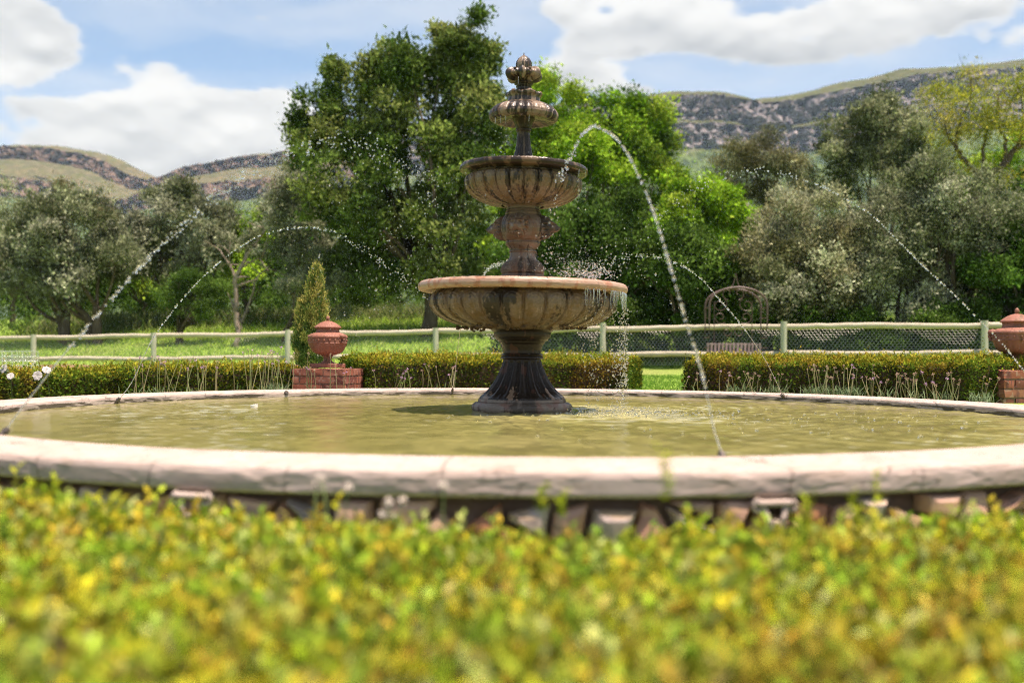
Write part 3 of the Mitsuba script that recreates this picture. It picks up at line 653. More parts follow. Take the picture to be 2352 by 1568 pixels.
for k in range(len(POSTS) - 1):
    (p0, Y0, _), (p1, Y1, _) = posts[k], posts[k + 1]
    for fn in (rail_t, rail_b):
        a, b = at(p0, fn(p0), Y0 + .125), at(p1, fn(p1), Y1 + .125)
        t = np.linspace(-.02, 1.02, 22)[:, None]; c = a + (b - a) * t; c[:, 2] += .014 * np.sin(t[:, 0] * rf.uniform(3, 7) + rf.uniform(0, 6)) + rf.normal(0, .004, 22)
        c[:, 1] += -.0 + (k % 2) * .012
        put(f'{fence}__rail', tube(c, np.linspace(.068, .060, 22) * (1 + rf.normal(0, .03, 22)), 12), 'mat_rail', smooth=50)
    # chicken wire, hexagonal
    a, b = at(p0, rail_b(p0), Y0 + .20), at(p1, rail_b(p1), Y1 + .20); hgt = at(p0, rail_t(p0), Y0)[2] - a[2]
    L = np.linalg.norm((b - a)[:2]); w, hh = .085, .055; acc = Acc(); seg = []
    nx, nz = int(L / w), int((hgt + .3) / (hh))
    for ix in range(nx):
        for iz in range(nz):
            x0 = (ix + .5 * (iz % 2)) * w; z0 = -.25 + iz * hh
            A, B, C, D = (x0, z0), (x0 + w * .5, z0 + hh * .42), (x0 + w, z0), (x0 + w * .5, z0 + hh)
            seg += [(A, B), (B, C), (B, D)]
    seg = np.array(seg); sag = .012 * np.sin(seg[..., 0] * 2.3 + k)
    u = unit((b - a) * [1, 1, 0])
    P = a + seg[..., 0:1] * u + np.stack([sag * 0, sag, seg[..., 1] + seg[..., 0] / L * (b - a)[2]], -1)
    d = unit(P[:, 1] - P[:, 0]); s1 = unit(np.cross(d, [0, 1.0, 0])); s2 = np.cross(d, s1); rw = .0031
    ring = [s1 * math.cos(q) + s2 * math.sin(q) for q in (0, 2.094, 4.189)]
    v = np.stack([P[:, 0] + rw * q for q in ring] + [P[:, 1] + rw * q for q in ring], 1).reshape(-1, 3); kk = np.arange(len(P))[:, None] * 6
    f = np.vstack([kk + q for q in ([0, 1, 4], [0, 4, 3], [1, 2, 5], [1, 5, 4], [2, 0, 3], [2, 3, 5])])
    kx = put(f'{fence}__wire_mesh', (v, f), 'mat_wire'); labels[kx] = {'kind': 'stuff'}

# ------------------------------------------------------------------ arbour bench
arb = thing('arbour_bench', 'rusty iron arch arbour with slatted bench in front of the fence', 'garden arbour')
AY = 21.6
A0, A1, ATOP = at(1629, 820, AY), at(1762, 820, AY), at(1695, 660, AY)
ag = float(ground_z((A0[0] + A1[0]) / 2, AY)); acx, ahw = (A0[0] + A1[0]) / 2, (A1[0] - A0[0]) / 2
spring = at(1695, 706, AY)[2]


def arch_pts(y, hw, n=30, top=ATOP[2]):
    t = np.linspace(np.pi, 0, n); arc = np.stack([acx + hw * np.cos(t), np.full(n, y), spring + (top - spring) * np.sin(t) ** .85], -1)
    return np.vstack([[acx - hw, y, ag - .1], [acx - hw, y, (ag + spring) / 2], arc, [acx + hw, y, (ag + spring) / 2], [acx + hw, y, ag - .1]])


for y, nm in ((AY, 'front_arch'), (AY + .52, 'back_arch')):
    put(f'{arb}__{nm}', tube(arch_pts(y, ahw * (1 if y == AY else .985)), .027, 8), 'mat_rust', smooth=50)
for z in np.r_[np.linspace(ag + .3, spring, 6)]:
    for sgn in (-1, 1): put(f'{arb}__side_rung', tube([[acx + sgn * ahw, AY, z], [acx + sgn * ahw, AY + .52, z]], .012, 6), 'mat_rust', smooth=50)
for t in np.radians([150, 120, 90, 60, 30]):
    q = [acx + ahw * math.cos(t), AY, spring + (ATOP[2] - spring) * math.sin(t) ** .85]; put(f'{arb}__top_rung', tube([q, [q[0], AY + .52, q[2]]], .012, 6), 'mat_rust', smooth=50)
sz0, sz1 = at(1695, 822, AY)[2] - .02, at(1695, 787, AY)[2]
for x in np.linspace(acx - ahw * .92, acx + ahw * .92, 15):
    v, f = box(x, AY + .42, (sz0 + sz1) / 2, .048, .022, sz1 - sz0, .004); put(f'{arb}__back_slat', (v, f), 'mat_slat')
put(f'{arb}__back_rail', box(acx, AY + .446, sz1 - .03, ahw * 1.9, .024, .035, .004), 'mat_slat')
put(f'{arb}__back_rail', box(acx, AY + .446, sz0 + .04, ahw * 1.9, .024, .035, .004), 'mat_slat')
for y in np.linspace(AY + .02, AY + .38, 6): put(f'{arb}__seat_slat', box(acx, y, ag + .42, ahw * 1.92, .05, .02, .004), 'mat_slat')
for sx in (-1, 1):
    for y in (AY + .03, AY + .40): put(f'{arb}__bench_leg', box(acx + sx * ahw * .9, y, ag + .2, .04, .04, .44, .004), 'mat_slat')


def scroll(cx, cz, r, a0, turns, sgn, y):
    t = np.linspace(0, 1, 30); rr = r * (1 - .8 * t); a = a0 + sgn * turns * 2 * np.pi * t
    return np.stack([cx + rr * np.cos(a), np.full(30, y), cz + rr * np.sin(a)], -1)


for sgn in (-1, 1):
    for cx, cz, r, a0, tn in ((.30, .30, .17, 2.2, 1.3), (.28, .02, .15, 4.0, 1.2), (.14, -.30, .13, 1.6, 1.2), (.12, .55, .14, 4.7, .9)):
        put(f'{arb}__scroll', tube(scroll(acx + sgn * cx, sz1 + .55 + cz, r, a0 if sgn > 0 else np.pi - a0, tn, sgn, AY + .5), .009, 5), 'mat_rust', smooth=50)
    put(f'{arb}__upright', tube([[acx + sgn * .42, AY + .5, sz1 - .05], [acx + sgn * .42, AY + .5, spring + .16]], .009, 5), 'mat_rust', smooth=50)
    fin = spline([[acx + sgn * .13, AY + .26, ATOP[2] - .005], [acx + sgn * .05, AY + .26, ATOP[2] + .10], [acx + sgn * .012, AY + .26, ATOP[2] + .33]], 14)
    put(f'{arb}__finial', tube(fin, np.linspace(.014, .007, 14), 6), 'mat_rust', smooth=50)

# ------------------------------------------------------------------ chairs
def chair(px, Y, turn, label):
    key = thing('chair', label, 'chair', None)
    p = at(px, 806, Y); z0 = p[2] - .92
    T4 = lambda v: rotz(v, turn) + [p[0], p[1], z0]
    for sx in (-1, 1):
        put(f'{key}__back_post', (lambda m: (T4(m[0]), m[1]))(tube([[sx * .19, 0, 0], [sx * .195, .02, .45], [sx * .185, -.05, .92]], [.014, .016, .013], 7)), 'mat_acrylic', smooth=50)
        put(f'{key}__front_leg', (lambda m: (T4(m[0]), m[1]))(tube([[sx * .19, .38, 0], [sx * .19, .36, .45]], [.013, .016], 7)), 'mat_acrylic', smooth=50)
    for z, y in ((.91, -.05), (.78, -.03), (.67, -.02), (.56, .0), (.30, .015), (.18, .01)):
        put(f'{key}__back_rail', (lambda m: (T4(m[0]), m[1]))(tube([[-.19, y, z], [.19, y, z]], .011, 7)), 'mat_acrylic', smooth=50)
    for x in np.linspace(-.13, .13, 7):
        put(f'{key}__spindle', (lambda m: (T4(m[0]), m[1]))(tube([[x, -.02, .67], [x, -.035, .78], [x, -.045, .86]], .006, 5)), 'mat_acrylic', smooth=50)
    v, f = box(0, .19, .455, .40, .40, .03, .008); put(f'{key}__seat', (T4(v), f), 'mat_acrylic')


for px, lab in ((-2, 'clear acrylic chair cut by the left frame edge'), (25, 'second clear acrylic chair from the left edge, behind the white roses'), (47, 'third clear acrylic chair from the left edge'), (72, 'rightmost clear acrylic chair in front of a fence post')):
    chair(px, 24.6 - .004 * px, math.radians(-128), lab)

# ------------------------------------------------------------------ pool: wall, coping, stones, brackets
pool = thing('pool_wall', 'round stone pool wall with thick cream plastered coping', 'pool')
nt = 1500
prof = [(R_IN, WATER - .35), (R_IN, WATER - .05), (R_IN, RIM - .022), (R_IN + .006, RIM - .007), (R_IN + .022, RIM), (R_OUT - .03, RIM), (R_OUT - .008, RIM - .008), (R_OUT, RIM - .026), (R_OUT, RIM - .075), (R_OUT - .008, RIM - .086), (3.70, RIM - .088), (3.70, -.3)]


def coping_disp(TH, R, Z, U):
    P = np.stack([np.sin(TH) * R, -np.cos(TH) * R, Z], -1)
    n1, n2, n3 = meshkit.fbm(P * 1.6 + 5, 3, 1) - .5, meshkit.fbm(P * [7, 7, 14], 3, 2) - .5, meshkit.fbm(P * [26, 26, 40], 3, 3) - .5
    wgt = (R > R_IN - .01) & (Z > RIM - .0865)
    lay = sstep(.0, .06, meshkit.fbm(P * [5, 5, 9] + 3, 3, 7) - .5 + .45 * (Z - RIM + .045)) * .0032
    face = (R > R_OUT - .012) & (Z < RIM - .006)
    R2 = R + wgt * (.010 * n1 + .0008 * n2 + .0009 * n3 + np.where(face, lay, 0)) * np.where(R > 3.62, 1, .8)
    Z2 = Z + wgt * (.006 * n1 + .0008 * n2 + .0006 * n3)
    return R2, Z2


v, f = revolve(prof, nt, 110, coping_disp, (PCX, PCY))
put(f'{pool}__coping', (v, f), 'mat_plaster', smooth=50)
v, f = revolve([(R_IN - .006, RIM - .030), (R_IN - .009, WATER - .08)], 600, 10, lambda TH, R, Z, U: (R + .012 * (meshkit.fbm(np.stack([np.sin(TH) * 30, np.cos(TH) * 30, Z * 30], -1), 3, 4) - .5), Z + .012 * (meshkit.fbm(np.stack([np.sin(TH) * 22, np.cos(TH) * 22, Z * 0], -1), 3, 5) - .5)), (PCX, PCY))
put(f'{pool}__inner_lining', (v, f), 'mat_wet_wall', smooth=True, label='wet darkened inner lining of the pool at the waterline')
put(f'{pool}__mortar', revolve([(3.752, RIM - .092), (3.752, -.3)], 400, 3, None, (PCX, PCY)), 'mat_mortar', smooth=True)
put(f'{pool}__floor', ring_sector(.01, R_IN + .02, 0, 360, 3, 120, lambda x, y: x * 0 + WATER - .34), 'mat_plaster')

# rubble stones of the front of the wall
from scipy.spatial import Voronoi
rs = np.random.default_rng(33)
W_ARC = 3.70 * math.radians(150)
pts = []
while len(pts) < 260:
    q = np.array([rs.uniform(-W_ARC / 2, W_ARC / 2), rs.uniform(.02, .372)]); sp = rs.uniform(.085, .17)
    if all(np.hypot(*(q - o[:2])) > .5 * (sp + o[2]) for o in pts) or rs.random() < .0004: pts.append(np.array([*q, sp]))
pts = np.array(pts)[:, :2]
lo, hi = -.02, RIM - .094
mir = np.vstack([pts, pts * [1, -1] + [0, 2 * lo], pts * [1, -1] + [0, 2 * hi]])
vor = Voronoi(mir)
from shapely.geometry import Polygon
for k in range(len(pts)):
    reg = vor.regions[vor.point_region[k]]
    if -1 in reg or not reg: continue
    poly = Polygon(vor.vertices[reg])
    if abs(pts[k, 0]) > W_ARC / 2 - .2: continue
    tt, sl_ = hi - rs.uniform(.0, .045), rs.normal(0, .30); xc_ = pts[k, 0]      # broken tops, no two alike
    poly = poly.intersection(Polygon([(xc_ - 1, -1), (xc_ + 1, -1), (xc_ + 1, tt + sl_), (xc_ + rs.uniform(-.05, .05), tt + .012), (xc_ - 1, tt - sl_)]))
    poly = poly.buffer(-.010, join_style=2).buffer(.004)
    if poly.is_empty or poly.geom_type != 'Polygon' or poly.area < .003: continue
    poly = poly.simplify(.008)
    out = np.array(poly.exterior.coords)[:-1]; out = out + rs.normal(0, .004, out.shape); c = np.array(poly.centroid.coords[0])
    m = len(out); dep = rs.uniform(.055, .095); tl = rs.normal(0, .12, 2)
    rings = [(1.0, 0.0), (1.0, dep * .42), (.86, dep * .80), (.48, dep * 1.02)]
    V = []
    for sc, dd in rings:
        q = c + (out - c) * sc; bump = (rs.normal(0, .006, m) if dd > 0 else 0)
        V.append(np.c_[q, np.zeros(m) + dd + bump + ((q - c) @ tl if dd > .01 else 0)])
    V = np.vstack(V + [[[*c, dep * 1.06]]])
    F = []
    for q in range(3):
        for t in range(m): F += [[q * m + t, q * m + (t + 1) % m, (q + 1) * m + (t + 1) % m], [q * m + t, (q + 1) * m + (t + 1) % m, (q + 1) * m + t]]
    F += [[3 * m + t, 3 * m + (t + 1) % m, 4 * m] for t in range(m)]
    ang = V[:, 0] / 3.70; r = np.minimum(3.762 + V[:, 2], 3.826 + .45 * (V[:, 2] - .064)); V[:, 1] = np.minimum(V[:, 1], RIM - .097)
    world = np.stack([PCX + r * np.sin(ang), PCY - r * np.cos(ang), V[:, 1]], -1)
    put(f'{pool}__stone', (world, np.array(F)), f'mat_stone_{rs.integers(len(STONES))}', smooth=28)


def bracket(px, label):
    d = at(px, 1140, 3.0); ang = math.atan2(d[0] * 1.03 - PCX, PCY - 3.07); key = put  # carved scroll bracket under the coping
    acc = Acc(); y0 = -3.838
    acc.add(*box(0, y0, -.012, .128, .05, .020, .006))
    for s in (-1, 1):
        t = np.linspace(0, 1, 26); a = np.pi / 2 - s * (t * 3.6 * np.pi / 1.6); rr = .020 * (1 - .72 * t)
        c = np.stack([s * .052 + rr * np.cos(a) * 1.0, np.full(26, y0 - .012), -.022 + rr * np.sin(a)], -1)
        acc.add(*tube(c, np.linspace(.0085, .006, 26), 8))
        c2 = spline([[s * .036, y0 - .006, -.022], [s * .026, y0 - .018, -.055], [s * .010, y0 - .020, -.090]], 12)
        acc.add(*tube(c2, np.linspace(.011, .008, 12), 8))
    acc.add(*blob(np.array([0, y0 - .022, -.074]), np.array([.014, .013, .014]), 2))
    acc.add(*tube(spline([[0, y0 - .012, -.080], [0, y0 - .014, -.12], [0, y0 - .004, -.16]], 10), np.linspace(.020, .010, 10), 10))
    v, f = acc.mesh(); v = rotz(v, ang) + [PCX, PCY, RIM - .092]
    put(f'{pool}__bracket', (v, f), 'mat_plaster', smooth=50, label=label)


bracket(418, 'cream scroll bracket under the coping at the left'); bracket(1770, 'cream scroll bracket under the coping right of the centre')

# ------------------------------------------------------------------ pool water
gx = np.arange(-R_IN - .02, R_IN + .03, .017); WXg, WYg = np.meshgrid(gx, gx); rr_ = np.hypot(WXg, WYg)
wx, wy = WXg + PCX, WYg + PCY
P = np.stack([wx, wy, wx * 0], -1)
hgt = .0046 * (meshkit.fbm(P * [3.2, 5.2, 1] + 3, 3, 1) - .5) + .0034 * (meshkit.fbm(P * [10, 15, 1], 2, 2) - .5) + .0030 * (meshkit.noise(P * [26, 34, 1] + 9, 3) - .5) * (.35 + .9 * meshkit.noise(P * .9 + 3))
for (sx, sy, amp, wl, fall) in ((.78, 7.2, .0100, .15, .9), (.55, 6.95, .0030, .10, .7), (-.35, 7.1, .0014, .10, .7), (2.9, 5.4, .0056, .21, 1.6), (-2.2, 7.4, .0022, .13, 1.0)):
    d_ = np.hypot(wx - sx, wy - sy); hgt += amp * np.sin(2 * np.pi * d_ / wl + 4.5 * meshkit.fbm(P * 2.6, 3)) * np.exp(-d_ / fall)
d_ = np.hypot(wx - .80, wy - 7.1); hgt += .006 * (meshkit.fbm(P * [30, 30, 1], 2, 6) - .5) * np.exp(-(d_ / .38) ** 2)
idx = -np.ones(rr_.shape, int); ok = rr_ < R_IN + .012; idx[ok] = np.arange(ok.sum())
i, j = np.meshgrid(np.arange(len(gx) - 1), np.arange(len(gx) - 1), indexing='ij')
q = np.stack([idx[i, j], idx[i, j + 1], idx[i + 1, j + 1], idx[i + 1, j]], -1).reshape(-1, 4); q = q[(q >= 0).all(1)]
put('pool_water', (np.stack([wx, wy, WATER + hgt], -1)[ok], q), 'mat_water', smooth=True, label='murky olive green pool water with small ripples', category='water', kind='structure')

# ------------------------------------------------------------------ fountain
fo = thing('fountain', 'three tiered wet stone fountain with fluted bowls and lion heads', 'fountain')
PXM = F_PX / FY
zc = lambda y: EYE[2] + (HOR + .1 - y) / PXM
K = 1 / PXM


def prof_px(pts): return [(r * K, zc(y)) for r, y in pts]


# foot and fluted pedestal
put(f'{fo}__foot', revolve(prof_px([(92, 914), (99.5, 915), (101, 920.5), (100, 922), (108, 923.5), (113, 927), (115.5, 932), (115.5, 937), (113, 942), (108, 946), (104, 951), (104, 985)]), 260, 60, None, (FX, FY)), 'mat_f_foot', smooth=35)


def flutes(TH, R, Z, U):
    t = (Z - zc(913)) / (zc(827) - zc(913)); w = np.clip(t * 6, 0, 1) * np.clip((1 - t) * 14, 0, 1)
    a = np.abs(np.cos(TH * 8)); return R * (1 - .085 * w * (1 - np.abs(2 * a - 1) ** 1.5) * (a > .0)) - K * 2.2 * w * (1 - a) ** 2, Z


put(f'{fo}__pedestal', revolve(prof_px([(43, 826), (45, 832), (48, 842), (52, 852), (57, 863), (64, 876), (72, 887), (82, 898), (92, 907), (97, 911), (98, 914.5)]), 480, 90, flutes, (FX, FY)), 'mat_f_dark', smooth=True)
put(f'{fo}__collar', revolve(prof_px([(74, 752), (73, 757), (70, 760), (66, 763), (66, 768), (64, 774), (59, 780), (53, 784), (52, 787), (48, 791), (46, 797), (43.5, 804), (43, 811), (47, 812.5), (48.5, 814.5), (47, 817), (46, 818), (49, 819.5), (49.5, 822), (47, 824.5), (43, 826)]), 200, 70, None, (FX, FY)), 'mat_f_dark', smooth=35)


def gadroon(n, z0, z1, amp, ridge):
    """tongue shaped lobes hanging from z0 (round top) to z1, with a raised double border"""
    def fn(TH, R, Z, U):
        u = (TH * n / (2 * np.pi)) % 1 - .5
        t = np.clip((z0 - Z) / (z0 - z1), -1, 1.2)
        cell = 2 * np.pi / n; half = .40
        # distance (in cell widths) from the tongue's spine; the top end is a semicircle
        arch = np.clip(.42 * (z0 - z1) * 0 + (half - (z0 - Z) / (cell * np.maximum(R, .05))), 0, half)
        dist = np.hypot(u, arch); inside = np.clip(1 - dist / half, 0, 1)
        on = sstep(0, .02, t) * sstep(1.1, .92, 0) if False else (t > 0) * np.clip((1.12 - t) * 5, 0, 1)
        rd = np.exp(-((dist - half) / .045) ** 2) + .75 * np.exp(-((dist - half * .66) / .04) ** 2)
        sep = np.exp(-((np.abs(u) - .5) / .055) ** 2)
        d = amp * np.sqrt(inside) * .8 + ridge * rd - ridge * 1.9 * sep
        return R + d * on, Z
    return fn


LB = (0.004, .012, zc(700))
put(f'{fo}__lower_bowl', revolve(prof_px([(200, 668), (199, 672), (203, 676), (208, 679), (211, 686), (212, 695), (210, 706), (205, 716), (196, 725), (183, 734), (165, 742), (143, 749), (118, 753.5), (90, 756), (72, 757)]), 840, 120,
                                 gadroon(28, zc(681), zc(756), K * 5.0, K * 2.8), (FX, FY), LB), 'mat_f_bowl', smooth=True)


def rough_rim(TH, R, Z, U):
    P = np.stack([np.sin(TH) * R * 18, np.cos(TH) * R * 18, Z * 18], -1); n = meshkit.fbm(P, 3, 9) - .5
    return R + .006 * n, Z + .006 * n


rimL = [(60, 668), (120, 664), (190, 662), (212, 656), (219, 652.5), (227, 651), (234, 652.5), (238.5, 657), (240, 663), (239, 668.5), (235, 672.5), (228, 674), (220, 673), (212, 670), (203, 669), (199, 671)]
put(f'{fo}__lower_rim', revolve(prof_px(rimL), 500, 90, rough_rim, (FX, FY), LB), 'mat_f_rim', smooth=True, label='sunlit peach coloured rolled rim of the lower bowl')
put(f'{fo}__bowl_water', revolve(prof_px([(2, 655.2), (120, 655.2), (217, 655.2)]), 160, 30, None, (FX, FY), (0, 0, 0)), 'mat_drop', smooth=True) if False else None

# algae tufts hanging under the lower bowl
acc = Acc(); ra = np.random.default_rng(5)
for a, r0 in [(x, y) for x, y in zip(ra.uniform(-1.6, 1.6, 46), ra.uniform(95, 150, 46))]:
    y = 751 + (150 - r0) * .05; c = np.array([FX + r0 * K * math.sin(a), FY - r0 * K * math.cos(a), zc(y)])
    for _ in range(5):
        acc.add(*blob(c + ra.normal(size=3) * [.014, .014, .006] - [0, 0, .006], np.array([.010, .010, .008]) * ra.uniform(.5, 1.3), 1))
put(f'{fo}__algae', acc.mesh(), 'mat_core', smooth=True, label='dark ragged algae hanging under the lower bowl')


# middle stem: foot bulb with leaf relief, globe
def leafy_foot(TH, R, Z, U):
    w = np.clip((zc(598) - Z) / (zc(598) - zc(604)), 0, 1) * np.clip((Z - zc(628)) / (zc(618) - zc(628)), 0, 1)
    s = np.sin(TH * 16 + 9 * (Z - zc(610)) / K * .08 * np.sign(np.sin(TH * 8)))
    return R + K * 1.6 * w * (np.abs(s) - .4) + K * 1.0 * w * np.sin(TH * 48), Z


put(f'{fo}__stem_foot', revolve(prof_px([(29, 572), (28.5, 574), (31, 576), (32.5, 578), (31.5, 580), (29.5, 581), (30, 586), (31, 591), (33, 596), (37, 600), (42, 605), (46, 610), (49, 616), (50, 622), (49, 627), (46.5, 630), (50, 631), (50.5, 637), (50, 660)]), 420, 100, leafy_foot, (FX, FY)), 'mat_f_red', smooth=40)
put(f'{fo}__globe', revolve(prof_px([(46.5, 470), (44, 473), (40, 475), (38, 477), (37.5, 481), (39, 483), (40, 485), (38.5, 487), (41, 489), (42, 491.5), (41, 494), (44, 498), (48, 504), (51.5, 511), (53, 519), (53, 527), (51, 536), (47, 545), (42, 552), (38.5, 554.5), (39, 557), (40.5, 559), (39.5, 562), (36, 566), (32, 570), (29, 572.5)]), 240, 90, None, (FX, FY)), 'mat_f_red', smooth=35)


def lion(angle):
    n = 84; u, v_ = np.meshgrid(np.linspace(-1.12, 1.12, n), np.linspace(-1.12, 1.12, n))
    g = lambda cx, cy, sx, sy, h, p=2: h * np.exp(-(np.abs((u - cx) / sx) ** p + np.abs((v_ - cy) / sy) ** p))
    au = np.abs(u); gs = lambda cx, cy, sx, sy, h, p=2: h * np.exp(-(np.abs((au - cx) / sx) ** p + np.abs((v_ - cy) / sy) ** p))
    rho = np.hypot(u, v_ * .92); ang = np.arctan2(u, v_)
    h = .9 * sstep(1.08, .55, 0) if False else .62 * np.clip(1 - (rho / 1.06) ** 3, 0, 1)
    h = h + g(0, -.05, .50, .75, .42, 3)                                   # face
    h = h + g(0, -.20, .30, .34, .55) + g(0, .12, .15, .40, .26)           # muzzle, nose bridge
    h = h + gs(.17, -.34, .17, .15, .20) + g(0, -.09, .15, .07, .14)       # jowls, nose tip
    h = h + gs(.27, .36, .17, .08, .22) - gs(.25, .22, .11, .075, .22) + gs(.25, .21, .055, .05, .10)   # brows, eyes
    h = h - g(0, -.52, .22, .055, .36) - gs(.26, -.50, .06, .07, .15) + g(0, -.68, .20, .11, .28)        # mouth, chin
    h = h - gs(.06, -.15, .03, .03, .10) + gs(.42, -.02, .14, .2, .10)
    mane = np.clip((rho - .58) / .2, 0, 1) * np.clip((1.08 - rho) / .12, 0, 1)
    h = h + mane * (.14 * np.sin(ang * 13 + 5 * rho) + .10 * np.sin(ang * 23 - 9 * rho)) + .16 * mane
    h = h + gs(.60, .60, .15, .15, .22) - gs(.60, .60, .07, .07, .16)      # ears
    h = np.where(rho > 1.07, -.35, h)
    s = K * 25
    zz = zc(523) + v_ * s * 1.04; t = angle + u * s * .92 / (K * 53)
    base = np.interp(zz, [r[1] for r in prof_px([(42, 552), (47, 545), (51, 536), (53, 527), (53, 519), (51.5, 511), (48, 504), (44, 498), (41, 494)])], [r * K for r in (42, 47, 51, 53, 53, 51.5, 48, 44, 41)])
    rad = base + K * 19 * h
    V = np.stack([FX + rad * np.sin(t), FY - rad * np.cos(t), zz], -1).reshape(-1, 3)
    i, j = np.meshgrid(np.arange(n - 1), np.arange(n - 1), indexing='ij')
    q = np.stack([i * n + j, i * n + j + 1, (i + 1) * n + j + 1, (i + 1) * n + j], -1).reshape(-1, 4)
    hv = h.reshape(-1); q = q[(hv[q] > -.3).any(1)]
    return V, q


for a, lab in ((-13, 'carved lion head facing the front of the fountain'), (77, 'carved lion head facing right in profile'), (167, None), (257, 'carved lion head facing left in profile')):
    put(f'{fo}__lion_head', lion(math.radians(a)), 'mat_f_red', smooth=True, **({'label': lab} if lab else {}))

MB = (0.006, .028, zc(430))
put(f'{fo}__middle_bowl', revolve(prof_px([(121, 400), (122, 405), (126, 408), (131, 411), (133, 418), (132.5, 426), (130, 435), (124, 445), (115, 453), (102, 461), (84, 468), (64, 472), (48, 474)]), 780, 110,
                                  gadroon(26, zc(411), zc(473), K * 3.6, K * 2.2), (FX, FY), MB), 'mat_f_bowl', smooth=True)
put(f'{fo}__middle_rim', revolve(prof_px([(30, 398), (80, 394), (118, 392), (130, 388), (134, 385), (139, 383.5), (144, 384.5), (147, 388), (148, 393), (146.5, 397.5), (142, 400), (136, 400), (130, 401), (126, 402.5), (121, 404)]), 420, 80, rough_rim, (FX, FY), MB), 'mat_f_stem', smooth=True, label='black wet rolled rim of the middle bowl')


def stem_flute(TH, R, Z, U):
    t = (Z - zc(395)) / (zc(304) - zc(395)); w = np.clip(t * 8, 0, 1) * np.clip((1 - t) * 10, 0, 1)
    return R - K * 1.3 * w * (np.cos(TH * 12) > 0) * np.abs(np.cos(TH * 12)) ** .6, Z


put(f'{fo}__upper_stem', revolve(prof_px([(27, 268), (25, 274), (22, 280), (19.5, 286), (18, 292), (17, 295), (18, 297), (17.8, 300), (16, 302), (15, 305), (15.2, 312), (15.8, 322), (17, 333), (19, 345), (22, 357), (26, 368), (29, 378), (30, 396)]), 240, 80, stem_flute, (FX, FY)), 'mat_f_stem', smooth=40)

TB = (.004, .016, zc(262))


def lobes(TH, R, Z, U):
    w = np.clip((R / K - 44) / 16, 0, 1); a = np.abs(np.sin(TH * 12))
    return R + K * 5.0 * w * (a ** .7 - .75), Z - K * .8 * w * (a - .5) * (Z < zc(270))


put(f'{fo}__top_bowl', revolve(prof_px([(38, 236), (46, 237.5), (56, 241), (66, 246), (74, 253), (78.5, 260), (79.5, 267), (77, 274), (71, 278.5), (62, 279), (54, 276), (46, 273), (36, 271), (26, 270)]), 560, 70, lobes, (FX, FY), TB), 'mat_f_top', smooth=True)


def drum_leaf(TH, R, Z, U):
    w = np.clip((Z - zc(226)) / (zc(216) - zc(226)), 0, 1); return R + K * (3.0 * np.abs(np.sin(TH * 3 + .5)) ** .6 + .8 * np.sin(TH * 30)) * w, Z + K * 3.2 * w * (np.abs(np.sin(TH * 3 + .5)) - .6)


put(f'{fo}__top_drum', revolve(prof_px([(22, 211), (30, 211.5), (36, 212.5), (39, 215), (39, 219), (37.5, 222), (37, 226), (38, 231), (38.5, 237)]), 260, 50, drum_leaf, (FX, FY), TB), 'mat_f_top', smooth=45)
for k in range(6):
    a = math.radians(60 * k + 22); c = np.array([FX + 38 * K * math.sin(a), FY - 38 * K * math.cos(a), zc(214.5)])
    v, f = blob(np.zeros(3), np.array([6.5, 4.6, 5.2]) * K, 3); v = v * (1 + .10 * np.cos(v[:, 0:1] / K * 2.0)); put(f'{fo}__drum_curl', (rotz(v, a) + c, f), 'mat_f_top', smooth=True)
put(f'{fo}__top_neck', revolve(prof_px([(14, 186), (20, 187.5), (21.8, 190), (20, 192.5), (17, 194), (16.5, 196), (18, 198), (16.5, 200), (16.5, 204), (19, 208), (23, 212)]), 180, 50, lambda TH, R, Z, U: (R * (1 + .03 * np.cos(TH * 14)), Z), (FX, FY)), 'mat_f_stem', smooth=40)
# acanthus scrolls: ribbed lobes that roll outwards, and the bud
for k in range(6):
    a = math.radians(60 * k - 14 + 8); n1, n2 = 60, 52
    uu, vv = np.meshgrid(np.linspace(0, 2 * np.pi, n1, endpoint=False), np.linspace(0, np.pi, n2))
    tx = np.cos(vv); ca, sa = np.cos(uu) * np.sin(vv), np.sin(uu) * np.sin(vv)     # axis along the tangent; u runs round the roll
    rib = 1 + .22 * np.cos(tx * 7.2) * np.sin(vv) ** .5
    curl = 1 - .22 * np.exp(-((uu - 4.0) / .35) ** 2)
    X, Yy, Z = tx * 19 * (.86 + .14 * np.cos(uu)), ca * 16.0 * rib * curl, sa * 12.8 * rib * curl
    side = np.exp(-((np.abs(tx) - .86) / .10) ** 2) * .0
    V = np.stack([X * K, -Yy * K, Z * K + K * .0], -1).reshape(-1, 3)
    i, j = np.meshgrid(np.arange(n2 - 1), np.arange(n1), indexing='ij')
    q = np.stack([i * n1 + j, (i + 1) * n1 + j, (i + 1) * n1 + (j + 1) % n1, i * n1 + (j + 1) % n1], -1).reshape(-1, 4)
    c = np.array([FX + 27 * K * math.sin(a), FY - 27 * K * math.cos(a), zc(170)])
    key = put(f'{fo}__acanthus_scroll', (rotz(V, a) + c, q), 'mat_f_top', smooth=True)
    t = np.linspace(0, 1, 26)
    for s in (-1, 1):
        ang_, rr = 1.2 + t * 7.2, 9.5 * (1 - .8 * t)
        cc = np.stack([np.full(26, s * 16.3) * K, -(rr * np.cos(ang_) + 1) * K, rr * np.sin(ang_) * K], -1)
        put(f'{key}__volute', tube(rotz(cc, a) + c, np.linspace(2.1, 1.1, 26) * K, 6), 'mat_f_top', smooth=True)
    lf = spline([[0, -(10) * K, -27 * K], [0, -(14) * K, -18 * K], [0, -(19) * K, -10 * K]], 8); v, f = tube(lf, np.linspace(6, 11, 8) * K, 10)
    put(f'{key}__stalk', (rotz(v, a) + [FX, FY, zc(163)], f), 'mat_f_top', smooth=True)


